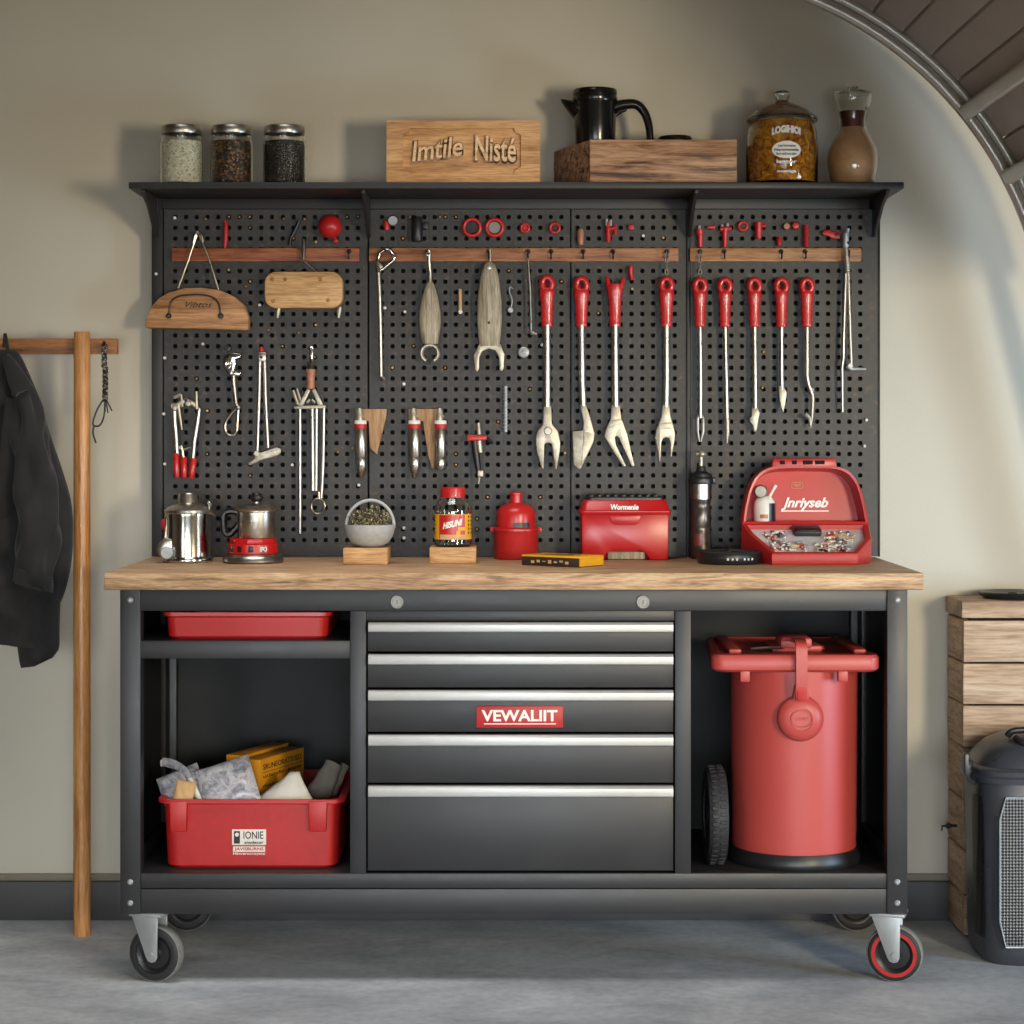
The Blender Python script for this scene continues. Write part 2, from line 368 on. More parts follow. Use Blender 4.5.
# ---------------------------------------------------------------- curved roll-up door, upper right
RY = .40; k = sc(RY); ACX, ACZ = X(663, RY), Z(357, RY); AR = 382 / k
t = thing('roll_up_door', 'curved overhead roller door of dark taupe slats on double galvanised tracks, upper right corner', 'garage door', (X(1045, RY) + .35, RY, 0))
def arc(r, a): return (ACX + r * math.cos(math.radians(a)), ACZ + r * math.sin(math.radians(a)))
for dr, rad in ((.0145, .0145), (.041, .0125)):
    pts = []
    e = arc(AR + dr, 14); tx, tz = math.sin(math.radians(14)), -math.cos(math.radians(14))
    L = e[1] / -tz
    pts += [(e[0] + tx * L, RY, 0.0), (e[0] + tx * L * .5, RY, e[1] + tz * L * .5)]
    pts += [(*arc(AR + dr, a)[:1], RY, arc(AR + dr, a)[1]) for a in range(14, 97, 2)]
    part(t, 'track', G().tube(pts, rad, 14), M['track'])
g = G(); step = 5.2; a = 12.0; R0 = AR + .049
while a < 96:
    p = [arc(R0, a + .12), arc(R0, a + step - .3), arc(R0 + .006, a + step - .1), arc(R0 + .006, a + step), arc(R0 + .02, a + step), arc(R0 + .02, a + .12)]
    g.prism(p, RY - 1.5, RY + .012, .0015); a += step
g.prism([arc(R0 + .016, q) for q in range(12, 97, 2)] + [arc(R0 + .028, q) for q in range(96, 11, -2)], RY - 1.5, RY + .012)
part(t, 'door_curtain', g, M['vault'])
for a, q in ((38.9, .02), (27.6, .02)):
    if q < 0: continue
    g = G(); c = arc(AR + .012, a)
    g.M = Matrix.Translation((c[0], 0, c[1])) @ Matrix.Rotation(-math.radians(a), 4, 'Y')
    g.prism(rpoly(-.012, .045, -.019, .019, .012), RY - 1.5, RY - .015, .002)
    part(t, 'purlin', g, M['track'])

# ================================================================ COAT RACK, JACKET, CORD
t = thing('coat_rack', 'amber wooden coat rack of a round post and a flat crossbar', 'coat rack', (X(82, .48), .48, 0))
g = G(); x = X(82, .48); r = 8.6 / sc(.48)
g.lathe([(0, 0), (r, 0), (r * 1.0, .5), (r * .98, 1.0), (r * .96, 1.46), (r * .9, Z(332, .48)), (0, Z(332, .48))], (x, .48, 0), seg=28); part(t, 'post', g, M['post'])
g = G(); x2 = -1.9; g.lathe([(0, 0), (r, 0), (r, 1.46), (r * .9, Z(332, .48)), (0, Z(332, .48))], (x2, .48, 0), seg=28); part(t, 'post', g, M['post'])
g = G(); g.box(-2.0, X(117, .50), .50, .522, Z(354, .50), Z(338.5, .50), .002); part(t, 'crossbar', g, M['bar'])
g = G(); g.tubepx([(4, 346, .50), (4, 346, .455), (4.5, 342, .44), (5, 334, .437)], .45, 1.6, 8); part(t, 'coat_hook', g, M['darkmetal'])
g = G(); g.tubepx([(104, 345, .50), (104, 345, .47), (104, 342, .462)], .48, 1.5, 8); part(t, 'coat_hook', g, M['darkmetal'])

t = thing('braided_cord', 'black and white braided cord looped on the end of the coat rack crossbar', 'cord', W(104, 345, .475))
g = G(); Y = .478
for ph in (0, 2.1, 4.2):
    g.tubepx([(104.5 + 1.7 * math.sin(i * .9 + ph) - i * .03 + (1.3 if i > 10 else 0), 344 + i * 2.2, Y + .003 * math.cos(i * .9 + ph)) for i in range(27)], Y, 1.5, 7)
part(t, 'braid', g, M['braid'])
g = G()
lp = [(103, 400), (97, 410), (93, 422), (94.5, 426), (100, 425), (104, 416), (105, 402)]
g.tube(spline([W(a, b, Y) for a, b in lp], 6), .9 / sc(Y), 7)
g.tube(spline([W(a, b, Y) for a, b in [(94, 425), (93, 433), (96, 443)]], 6), .9 / sc(Y), 7)
for a, b in ((108, 413), (112, 411), (105, 412)): g.tube([W(105.5, 398, Y), W(a, b, Y)], .7 / sc(Y), 6)
part(t, 'loose_strand', g, M['black'])

# jacket
JY = .40
t = thing('jacket', 'black cloth jacket with long sleeves hanging from the coat rack', 'jacket', W(5, 345, .43))
def fold(a, zz, amp): return amp * (math.sin(a * 7 + zz * 9) * .5 + math.sin(a * 13 - zz * 14) * .3 + math.sin(a * 4 + zz * 21) * .35)
rings = []
prof = [(350, 3, 14, 9), (360, 2, 21, 13), (376, 0, 30, 18), (400, -1, 41, 22), (425, -2, 49, 24), (455, -2, 59, 25), (485, -2, 69, 25), (508, -2, 74, 25), (545, -2, 75, 24), (572, -2, 72, 24), (592, -2, 67, 24), (607, -3, 62, 24), (624, -4, 58, 23), (642, -5, 56, 23)]
P2 = spline([Vector(p).to_4d() if False else Vector((p[0], p[1], p[2])) for p in prof], 3); D2 = spline([Vector((p[0], p[3], 0)) for p in prof], 3)
k = sc(JY)
for i, (p, d) in enumerate(zip(P2, D2)):
    ring = []
    for j in range(56):
        a = 2 * math.pi * j / 56
        ww = abs(math.cos(a)) ** .75 * (1 if math.cos(a) > 0 else -1)
        f = fold(a, p.x / 100, .014 * min(1, i / 12))
        ring.append((X(p.y, JY) + ww * p.z / k, JY - math.sin(a) * (d.y / k * .9) - math.sin(a) * f * 1.3, Z(p.x + 4 * math.sin(a * 2.0) * i / 40, JY)))
    rings.append(ring)
part(t, 'body', G().loft(rings), M['cloth'], ang=80)
def sleeve(px, w, Y0, amp=.0062):
    rg = []
    S = spline([Vector((a, b, c)) for a, b, c in px], 5); Wd = spline([Vector((q, 0, 0)) for q in w], 5)
    for i, (p, q) in enumerate(zip(S, Wd)):
        ring = []
        for j in range(36):
            a = 2 * math.pi * j / 36
            f = amp * (math.sin(a * 3 + i * .45) + .7 * math.sin(a * 5 - i * .8) + .6 * math.sin(i * 1.1 + a))
            ring.append((X(p.x, Y0) + math.cos(a) * (q.x / k + f), p.z - math.sin(a) * (q.x / k * .75 + f), Z(p.y + math.cos(a) * 5, Y0)))
        rg.append(ring)
    return rg
rg = sleeve([(16, 368, .372), (24, 395, .352), (32, 440, .337), (38, 492, .328), (38, 545, .322), (36, 586, .32)], [5, 12, 17.5, 20, 19.5, 17.5], .34)
part(t, 'sleeve', G().loft(rg), M['cloth'], ang=80)
rg = sleeve([(36, 572, .321), (36, 587, .319)], [18.6, 18.4], .34, .0004); part(t, 'cuff', G().loft(rg), M['cloth'], ang=80)
rg = sleeve([(-34, 388, .37), (-42, 450, .338), (-45, 500, .328), (-45, 586, .32)], [9, 20, 21, 17], .34); part(t, 'sleeve', G().loft(rg), M['cloth'], ang=80)
g = G(); g.tube(spline([W(5, 334, .437), W(7, 345, .425), W(10, 362, .40)], 5), [2 / k] * 10 + [3 / k], 8); part(t, 'hanging_loop', g, M['cloth'])
rg = []
for i in range(13):
    u = i / 12; c = spline([W(6, 356, .36), W(14, 372, .345), W(21, 388, .325), W(18, 394, .318)], 4)[i]; wd = [3, 4, 6, 7, 8, 9, 10, 10, 9.5, 9, 8, 6, 2][i] / k
    rg.append([(c.x + math.cos(a) * wd, c.y - math.sin(a) * .012, c.z + math.cos(a) * .006) for a in [2 * math.pi * j / 14 for j in range(14)]])
part(t, 'collar', G().loft(rg), M['cloth'], ang=80)
rg = []
for (py, x0, x1) in ((398, 6, 28), (430, 2, 27), (470, -1, 22), (500, -3, 14), (520, -4, 4)):
    y = .335
    rg.append([(X(x0, y), y, Z(py, y)), (X(x1, y), y + .006, Z(py, y)), (X(x1, y), y + .02, Z(py, y)), (X(x0, y), y + .02, Z(py, y))])
part(t, 'lapel', G().loft(rg), M['cloth'], ang=80)
rg = []
for i, (py, x0, x1) in enumerate(((600, 14, 58), (625, 16, 57), (645, 17, 57), (660, 19, 56), (668, 21, 50))):
    y = .372
    rg.append([(X(x0, y), y, Z(py, y)), (X((x0 + x1) / 2, y), y - .012, Z(py - 2, y)), (X(x1, y), y, Z(py - 9 * (i > 2), y)), (X(x1, y), y + .03, Z(py - 9 * (i > 2), y)), (X(x0, y), y + .03, Z(py, y))])
part(t, 'hem_flap', G().loft(rg), M['cloth'], ang=80)

# ================================================================ PLANK CHEST, DISH, GREY BIN
CY = .455; cx0, cx1 = 1.097, 1.56
t = thing('plank_chest', 'tall pine plank chest against the wall behind the grey bin', 'chest', ((cx0 + cx1) / 2, .55, 0))
ys = [618.5, 621, 663, 705, 748, 790, 832, 874, 915]
zs = [Z(y, CY) for y in ys]
g = G(); g.box(cx0 - .004, cx1 + .004, CY - .004, WY - .016, zs[0] + .001, Z(601, CY), .003); part(t, 'lid', g, [M['plank']])
def plank(z0, z1, jig):
    q = G(); q.box(cx0 + jig, cx1, CY + abs(jig) * .6, CY + .022, z0 + .002, z1 - .002, .003, 0)
    q.box(cx0 + jig * .6, cx0 + .022, CY + .0225, WY - .016, z0 + .002, z1 - .002, .003, 1); q.box(cx1 - .022, cx1, CY + .0225, WY - .016, z0 + .002, z1 - .002, .003, 1)
    return q
zz = [0.004] + [Z(y, CY) for y in (898, 874, 832, 790, 748, 705, 663, 621)][1:] + []
zz = sorted(set([0.004, Z(895, CY), Z(850, CY), Z(800, CY), Z(748, CY), Z(705, CY), Z(663, CY), Z(620, CY)]))
for i in range(len(zz) - 1):
    part(t, 'plank_course', plank(zz[i], zz[i + 1], random.choice((0, .0015, .001))), [M['plank'], M['plankside']])
g = G(); g.box(cx0 + .024, cx1 - .024, CY + .024, WY - .018, .004, zs[0] - .003); part(t, 'gap_shade_core', g, M['void'])  # near-black core behind the plank gaps, coloured as their shade
kx = cx0; ky = .53; kz = Z(828, .5)
g = G(); g.lathe([(0, kx - .026), (.006, kx - .026), (.008, kx - .02), (.004, kx - .012), (.004, kx + .002), (0, kx + .002)], (0, ky, kz), 'x', 16)
g.tube([(kx - .02, ky, kz), (kx - .036, ky - .004, kz), (kx - .038, ky - .004, kz - .012)], .003, 8); part(t, 'knob', g, M['black'])
dz = Z(601, CY)
g = G(); c = (X(1013, .54), .545, dz)
g.lathe([(0, 0), (.066, 0), (.078, .006), (.082, .014), (.079, .017), (.068, .0165), (.05, .012), (.012, .011), (.010, .015), (0, .016)], c, seg=40)
solo('pot_lid', g, M['black'], 'flat black round lid lying on top of the plank chest', 'lid', c)

BX, BY = 1.285, .300; bw, bd = .207, .131
def se(th, a, b, n=4.5):
    c, s = math.cos(th), math.sin(th)
    return (a * math.copysign(abs(c) ** (2 / n), c), b * math.copysign(abs(s) ** (2 / n), s))
def bring(z, k=1.0, off=0, n=4.5, N=72): return [(BX + p[0], BY + p[1], z) for p in (se(2 * math.pi * j / N, bw * k + off, bd * k + off, n) for j in range(N))]
t = thing('waste_bin', 'graphite plastic bin with domed lid and woven grille in front of the plank chest', 'bin', (BX, BY, 0))
g = G(); g.loft([bring(0, .90), bring(.008, .93), bring(.03, .955), bring(.07, .965), bring(.25, .985), bring(.425, 1.0), bring(.43, .98)]); part(t, 'body', g, M['binplastic'])
g = G(); g.loft([bring(.418, 1.0, .001), bring(.420, 1.0, .008), bring(.432, 1.0, .010), bring(.437, 1.0, .006), bring(.447, 1.0, .007), bring(.452, 1.0, .003), bring(.455, .97)]); part(t, 'rim', g, M['binplastic'])
g = G(); g.loft([bring(.452, .97), bring(.462, .955, 0, 4), bring(.482, .90, 0, 3.6), bring(.502, .80, 0, 3.2), bring(.518, .64, 0, 2.8), bring(.526, .44, 0, 2.5), bring(.529, .2, 0, 2)])
lid = part(t, 'lid', g, M['binplastic'], ang=60)
g = G(); hp = [(X(1008, .24), .245, .521), (X(1012, .24), .24, .532), (X(1024, .24), .24, .535), (1.285, .24, .536), (1.36, .25, .53), (1.37, .26, .521)]
g.tube(spline(hp, 5), .008, 10, flat=.8); g.tube(spline([(X(1016, .22), .225, .52), (X(1022, .21), .21, .512), (X(1034, .2), .2, .500)], 5), .008, 10); part(lid, 'handle', g, M['black'])
g = G(); xl = BX - bw
g.prism([(xl - .022, .43), (xl - .022, .478), (xl - .012, .478), (xl - .010, .455), (xl + .006, .448), (xl + .006, .40), (xl - .008, .41)], BY - .05, BY - .012, .003); part(t, 'side_latch', g, M['binplastic'])
def patch(th0, th1, z0, z1, off, ch, N=16):
    q = G(); vs = []; fs = []
    R = [z0, z0 + ch, z1 - ch, z1]
    for i, z in enumerate(R):
        cut = .12 if i in (0, 3) else 0
        kk = .965 + (z - .07) / .355 * .035
        for j in range(N + 1):
            th = th0 + cut * (th1 - th0) / 2 + (th1 - th0) * (1 - cut) * j / N
            p = se(th, bw * kk + off, bd * kk + off); vs.append((BX + p[0], BY + p[1], z))
    for i in range(3):
        for j in range(N): fs.append((i * (N + 1) + j, i * (N + 1) + j + 1, (i + 1) * (N + 1) + j + 1, (i + 1) * (N + 1) + j))
    return q.add(vs, fs)
pi = math.pi
def thx(px, side=1):
    xx = X(px, .185) - BX; c = -(abs(xx) / bw) ** (4.5 / 2); return pi + math.acos(-c) if True else 0
g = G(); px0, px1, zl, zh = 1000, 1128, Z(946, .18), Z(797, .18)
yf = BY - bd - .004
poly = [(X(1006, yf), zl), (X(1122, yf), zl), (X(1128, yf), zl + .06), (X(1128, yf), zh - .05), (X(1122, yf), zh), (X(1006, yf), zh), (X(1000, yf), zh - .05), (X(1000, yf), zl + .06)]
g.prism(poly, yf, yf + .02, .002); gr = part(t, 'front_grille', g, M['grille'])
g = G(); g.tube([(p[0], yf + .001, p[1]) for p in poly], .0026, 8, True); part(gr, 'grille_frame', g, M['zinc'])
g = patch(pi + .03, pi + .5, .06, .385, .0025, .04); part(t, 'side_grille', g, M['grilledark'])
# ================================================================ WORKBENCH
FY = .03; fx = .877; BYK = .57
wt0 = Z(590, 0); wt1 = .917
zA = Z(611, FY)                                    # underside of apron
zF0 = Z(914.5, FY); zF1 = Z(889, FY); zS = .245    # bottom rail, cubby floor
t = thing('workbench', 'charcoal steel rolling workbench with oak top, five drawers and two open cubbies', 'workbench', (0.004, .3, 0))
ox = .004
g = G(); g.box(ox - .907, ox + .907, 0, .60, wt0, wt1, .003); part(t, 'worktop', g, M['oak'], 'thick oak worktop')
pw = 20.5 / sc(FY)
for s in (-1, 1):
    for y0, y1 in ((FY, FY + .045), (BYK - .045, BYK)):
        g = G(); a, b = sorted((ox + s * fx, ox + s * (fx - pw))); g.box(a, b, y0, y1, zF0, wt0, .002)
        lg = part(t, 'leg', g, M['frame'])
        if y0 == FY:
            for py in (600, 882, 903):
                g = G(); x = ox + s * (fx - pw / 2)
                g.lathe([(0, -.004), (.003, -.004), (.0045, -.002), (.0065, -.001), (.0065, .001), (0, .001)], (x + s * 0, FY, Z(py, FY)), 'y', 14); part(lg, 'bolt', g, M['zinc'])
xi = fx - pw
g = G(); g.box(ox - xi, ox + xi, FY + .004, FY + .04, zA, wt0, .0015); ap = part(t, 'apron', g, M['frame'])
for px in (397, 643):
    g = G(); c = (X(px, FY), FY + .004, Z(602, FY))
    g.lathe([(0, -.004), (.010, -.004), (.011, -.006), (.014, -.006), (.0155, -.003), (.0155, .001), (0, .001)], c, 'y', 24)
    g.lathe([(0, -.0055), (.006, -.0055), (.006, -.003), (0, -.003)], c, 'y', 12); g.box(c[0] - .001, c[0] + .001, FY - .003, FY, c[2] - .005, c[2] + .005, 0, 1)
    part(ap, 'lock', g, [M['lockmetal'], M['black']])
g = G(); g.box(ox - xi, ox + xi, FY + .004, FY + .04, Z(889, FY) + .0008, zS, .0015); part(t, 'shelf_lip', g, M['frame'])
g = G(); g.box(ox - xi, ox + xi, FY + .004, FY + .04, zF0, Z(889, FY) - .0008, .0015); part(t, 'bottom_rail', g, M['frame'])
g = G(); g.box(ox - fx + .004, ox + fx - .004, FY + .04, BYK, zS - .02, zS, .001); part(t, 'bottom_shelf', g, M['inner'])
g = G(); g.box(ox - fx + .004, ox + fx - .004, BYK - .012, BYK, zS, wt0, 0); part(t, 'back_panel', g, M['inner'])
for s in (-1, 1):
    a, b = sorted((ox + s * (fx - .006), ox + s * (fx - .018)))
    g = G(); g.box(a, b, FY + .045, BYK - .045, zS, wt0 - .002)
    a, b = sorted((ox + s * (fx - .018), ox + s * (fx - .030)))
    g.box(a, b, FY + .05, BYK - .05, zS, zS + .035, .001); g.box(a, b, FY + .05, FY + .085, zS, wt0 - .002, .001); g.box(a, b, BYK - .11, BYK - .05, zS, wt0 - .002, .001)
    part(t, 'side_panel', g, M['frame'] if s > 0 else M['inner'])  # left panel takes the shade-darkened colour, right one the frame colour
xd = {0: (X(350, FY), X(366, FY)), 1: (X(675, FY), X(691, FY))}
for i in (0, 1):
    g = G(); g.box(xd[i][0], xd[i][1], FY + .001, BYK - .012, zS, zA, .0015); part(t, 'divider', g, M['frame'])
g = G(); g.box(ox - fx + .02, xd[0][0], FY + .006, BYK - .012, Z(659, FY), Z(641, FY), .0015); part(t, 'cubby_shelf', g, M['frame'])
g = G(); g.box(xd[0][1], xd[1][0], FY + .006, FY + .03, Z(621, FY), zA, .001); part(t, 'top_filler', g, M['frame'])
hy = [(621.5, 632, 652.5), (653.5, 664.5, 688.5), (689.5, 700.5, 733), (734, 745.5, 784), (785, 796.5, 872)]
for i, (a, b, c) in enumerate(hy):
    g = G(); x0, x1 = xd[0][1] + .003, xd[1][0] - .003
    g.box(x0, x1, FY + .008, FY + .026, Z(c, FY) + .0012, Z(a, FY) - .001, .0015)
    g.box(x0 + .012, x1 - .012, FY + .026, FY + .45, Z(c, FY) + .012, Z(a, FY) - .012)
    dr = part(t, 'drawer', g, M['frame'])
    g = G(); z1, z0 = Z(a, FY) - .0015, Z(b, FY)
    g.prism([(FY + .010, z1), (FY - .006, z1), (FY - .013, z1 - .005), (FY - .013, z0 + .002), (FY - .009, z0), (FY - .007, z0 + .004), (FY - .004, z1 - .006), (FY + .010, z1 - .006)], X(368.5, FY), X(673, FY), .0006, 0, 'yz')
    part(dr, 'pull', g, M['alu'])
    if i == 2:
        g = G(); q = FY + .004; g.box(X(476.5, q), X(563, q), q - .002, q + .006, Z(727.5, q), Z(706, q), .001)
        g.text('VEWALIIT', (X(519.5, q), q - .002, Z(715.5, q)), 76 / sc(q), 11.5 / sc(q), .0012, 0, .03, 1)
        g.box(X(484, q), X(556, q), q - .0028, q, Z(724.2, q), Z(723.2, q), 0, 1)
        part(dr, 'badge', g, [M['redmatte'], M['white']], 'red name badge lettered in white')
# casters
def caster(px, Y, rot, ring, rear=False):
    r = .0622; x = X(px, Y)
    T = Matrix.Translation((x, Y, 0)) @ Matrix.Rotation(math.radians(rot), 4, 'Z')
    g = G(); g.M = T
    g.box(-.048, .030, -.034, .034, zF0 - .006, zF0 + .001, .001)
    for s in (-1, 1):
        y0 = s * .0235
        g.prism([(-.046, zF0 - .004), (.019, zF0 - .004), (.017, .056), (.013, .048), (.004, .045), (-.005, .048), (-.010, .056)], y0 - .0016, y0 + .0016, .0006)
    ca = part(t, 'caster', g, M['zinc'])
    g = G(); g.M = T @ Matrix.Translation((.004, 0, r))
    g.lathe([(.044, -.017), (.052, -.0175), (.057, -.016), (.061, -.012), (r, -.008), (r, .008), (.061, .012), (.057, .016), (.052, .0175), (.044, .017), (.044, -.017)], axis='y', seg=48)
    wh = part(ca, 'wheel', g, M['rubber'])
    g = G(); g.M = T @ Matrix.Translation((.004, 0, r)); g.lathe([(.0595, -.0135), (.0615, -.0125), (r + .0004, -.009), (r + .0004, .009), (.0615, .0125), (.0595, .0135), (.0595, -.0135)], axis='y', seg=48); part(ca, 'tread', g, M['tyregrey'])
    g = G(); g.M = T @ Matrix.Translation((.004, 0, r)); g.lathe([(0, -.013), (.012, -.013), (.016, -.008), (.034, -.007), (.040, -.012), (.0445, -.013), (.0445, .013), (.034, .007), (0, .013)], axis='y', seg=40); part(ca, 'hub', g, M['black'])
    if ring:
        g = G(); g.M = T @ Matrix.Translation((.004, 0, r)); g.lathe([(.0425, -.0165), (.0425, -.0185), (.0505, -.0185), (.0505, -.0165), (.0425, -.0165)], axis='y', seg=48); part(ca, 'rim_ring', g, M['redmatte'], 'red ring on the wheel face')
    g = G(); g.M = T @ Matrix.Translation((.004, 0, r)); g.lathe([(0, -.029), (.005, -.029), (.006, -.027), (.006, .027), (.005, .029), (0, .029)], axis='y', seg=14); part(ca, 'axle_bolt', g, M['zinc'])
caster(155, .06, -17, False); caster(893, .058, -17, True); caster(186, .535, 8, False, True); caster(854, .535, 8, False, True)

# ================================================================ BIN CONTENTS AND CUBBIES
# shallow red tray
z0 = Z(641, FY); Y0 = .07
t = thing('storage_tray', 'shallow red plastic tray on the small shelf of the left cubby', 'tray', (X(246, .2), .2, z0))
def rrect(x0, x1, y0, y1, r, z): return [(a, b, z) for a, b in rpoly(x0, x1, y0, y1, r, 5)]
def tub(x0, x1, y0, y1, z0, z1, tap, r, th, lip, mat, t, nm='tub'):
    g = G()
    R = [rrect(x0 + tap + .006, x1 - tap - .006, y0 + tap + .006, y1 - tap - .006, r, z0), rrect(x0 + tap, x1 - tap, y0 + tap, y1 - tap, r, z0 + .006), rrect(x0 + lip, x1 - lip, y0 + lip, y1 - lip, r, z1 - .012),
         rrect(x0, x1, y0, y1, r, z1 - .008), rrect(x0, x1, y0, y1, r, z1), rrect(x0 + lip + th, x1 - lip - th, y0 + lip + th, y1 - lip - th, r, z1 - .001), rrect(x0 + tap + th, x1 - tap - th, y0 + tap + th, y1 - tap - th, r, z0 + .008)]
    g.loft(R); return part(t, nm, g, mat)
tub(X(162, Y0), X(331, Y0), Y0, .42, z0, Z(612.5, Y0), .010, .022, .004, .007, M['red'], t)

# big red bin
Y0 = .075; z0 = zS; x0, x1 = X(156.5, Y0), X(344.5, Y0)
t = thing('storage_bin', 'deep red plastic bin full of packets on the floor of the left cubby', 'bin', ((x0 + x1) / 2, .3, z0))
zt = Z(800, Y0)
tb = tub(x0, x1, Y0, .515, z0, zt, .018, .03, .004, .012, M['redmatte'], t)
for a, b in ((169, 187), (308, 327)):
    g = G(); yf = Y0 - .002
    g.prism([(X(a, yf), zt - .002), (X(a + 1, yf), Z(832, yf)), (X(b - 1, yf), Z(832, yf)), (X(b, yf), zt - .002)], yf, yf + .018, .003); part(t, 'handle_tab', g, M['redmatte'])
g = G(); yf = Y0 + .0125
g.M = None
g.box(X(232, yf), X(266, yf), yf - .001, yf + .004, Z(845, yf), Z(829.5, yf), .0005, 0)
g.box(X(234, yf), X(240, yf), yf - .0016, yf, Z(843.5, yf), Z(831, yf), 0, 1); g.lathe([(0, -.0022), (.0045, -.002), (.0045, 0), (0, 0)], (X(237, yf), yf, Z(834.5, yf)), 'y', 10, 0)
g.text('IONIE', (X(253.5, yf), yf - .001, Z(835, yf)), 20 / sc(yf), 7.5 / sc(yf), .0006, 0, .01, 1)
g.text('snudecor', (X(254, yf), yf - .001, Z(842.2, yf)), 19 / sc(yf), 3 / sc(yf), .0006, 0, .02, 1)
g.box(X(233, yf), X(265, yf), yf + .0002, yf + .004, Z(852, yf), Z(846.5, yf), 0, 0); g.text('JAVISBURNS', (X(249, yf), yf + .0002, Z(849.3, yf)), 29 / sc(yf), 4 / sc(yf), .0006, 0, .02, 2)
g.text('Hbwerocvegete', (X(249, yf), yf + .001, Z(854, yf)), 32 / sc(yf), 3 / sc(yf), .0006, 0, .02, 0)
part(t, 'sticker', g, [M['offwhite'], M['ink'], M['redmatte']], 'white printed sticker with black and red lettering')

def obox(c, dx, dy, dz, rz, rx=0, ry=0):
    return Matrix.Translation(c) @ Matrix.Rotation(math.radians(rz), 4, 'Z') @ Matrix.Rotation(math.radians(rx), 4, 'X') @ Matrix.Rotation(math.radians(ry), 4, 'Y')
# amber cartons
def carton(c, L, T, Hh, rz, label):
    t = thing('carton', label, 'carton', (c[0], c[1], c[2] - Hh / 2), 'amber cartons in the red bin')
    g = G(); g.M = obox(c, 0, 0, 0, rz)
    g.box(-L / 2, L / 2, -T / 2, T / 2, -Hh / 2, Hh / 2, .001, 0)
    part(t, 'box', g, M['orange'])
    g = G(); g.M = obox(c, 0, 0, 0, rz)
    for i in range(6):
        z = Hh * (.40 - .115 * i)
        g.text(('SRUNEORATEUED', 'usiendar trane', 'mod aterin sele', 'vento ram liset', 'orine tas', 'beno lar')[i], (0, -T / 2, z), L * (.86 if i < 4 else .6), .008 if i else .013, .0006, 0, .01)
    g.box(-L * .45, L * .45, -T / 2 - .0005, -T / 2, Hh * .33, Hh * .335); part(t, 'print', g, M['ink'])
    return t
a = W(260, 760, .2); b = W(304, 746, .4); ang = math.degrees(math.atan2(b.y - a.y, b.x - a.x))
dv = Vector((b.x - a.x, b.y - a.y, 0)); L = dv.length; nv = Vector((-dv.y, dv.x, 0)).normalized()
Hh = .19; T = .045
c = (a + b) / 2 + nv * T / 2; c.z = Z(760, .2) - Hh / 2
carton(tuple(c), L, T, Hh, ang, 'amber printed carton standing nearest in the red bin')
c2 = c + nv * (T + .004) + dv * .05; c2.z += .006
carton(tuple(c2), L * 1.02, T, Hh, ang, 'amber printed carton standing behind the nearer one in the red bin')
def pillow(c, L, Wd, Th, M4, nx=14, ny=10, pinch=.6):
    q = G(); q.M = Matrix.Translation(c) @ M4; rg = []
    for side in (1, -1):
        vs = []
        for i in range(nx + 1):
            for j in range(ny + 1):
                u, v = i / nx * 2 - 1, j / ny * 2 - 1
                h = ((1 - u ** 4) * (1 - v ** 4)) ** pinch
                wv = .12 * math.sin(u * 7 + v * 5) + .1 * math.sin(v * 9 - u * 3)
                vs.append((u * L / 2, v * Wd / 2, side * Th / 2 * h * (1 + wv) + .0008 * side))
        fs = [(i * (ny + 1) + j, i * (ny + 1) + j + 1, (i + 1) * (ny + 1) + j + 1, (i + 1) * (ny + 1) + j) for i in range(nx) for j in range(ny)]
        if side < 0: fs = [f[::-1] for f in fs]
        q.add(vs, fs[:] if side < 0 else [f[::-1] for f in fs])
    return q
def R3(rx, ry, rz): return Matrix.Rotation(math.radians(rz), 4, 'Z') @ Matrix.Rotation(math.radians(ry), 4, 'Y') @ Matrix.Rotation(math.radians(rx), 4, 'X')
c = W(228, 785, .135); solo('packet', pillow(c, .125, .11, .03, R3(62, -17, 8)), M['packet'], 'silver plastic packet leaning on the amber cartons in the red bin', 'packet', c, 'silver packets in the red bin', ang=80)
c = W(182, 787, .16); solo('packet', pillow(c, .10, .085, .03, R3(58, -22, 6)), M['packet'], 'silver plastic packet at the left corner of the red bin under the white stick', 'packet', c, 'silver packets in the red bin', ang=80)
c = W(184, 794, .118); solo('paper_pouch', pillow(c, .045, .06, .016, R3(70, 10, 0)), M['card'], 'small tan paper pouch at the left front of the red bin', 'pouch', c, ang=80)
g = G(); rg = []
for i, (px, py, w) in enumerate(((308, 804, 10), (306, 796, 13), (300, 788, 15), (292, 779, 8), (290, 776, 3))):
    pass
def bagring(u):
    pts = []
    for j in range(24):
        a = 2 * math.pi * j / 24
        w = (.075 * (1 - u) + .012 * u) * (1 + .12 * math.sin(a * 4 + u * 5)); d = (.035 * (1 - u) + .01 * u)
        pts.append((X(284 + 9 * u, .14) + math.cos(a) * w, .15 + .03 * u + math.sin(a) * d, Z(812, .14) + u * .085 - .012 * math.cos(a) * (1 - u)))
    return pts
g.loft([bagring(u) for u in (0, .2, .4, .6, .8, .92, 1)])
cb = W(284, 812, .14); solo('white_bag', g, M['offwhite'], 'crumpled white plastic bag in the front of the red bin', 'bag', cb, ang=80)
t = thing('rolled_cloth', 'taupe rolled cloth sticking up at the right end of the red bin', 'cloth', W(318, 800, .25))
def roll(p0, p1, r0, r1, ph):
    P = [p0.lerp(p1, i / 10) for i in range(11)]
    return G().tube(P, [r0 + (r1 - r0) * i / 10 + .0015 * math.sin(i * 2 + ph) for i in range(11)], 18, flat=.6)
part(t, 'roll', roll(W(312, 808, .24), W(334, 764, .30), .036, .020, 0), M['greycloth'], ang=80)
part(t, 'roll', roll(W(322, 806, .27), W(345, 765, .33), .022, .010, 1), M['greycloth'], ang=80)
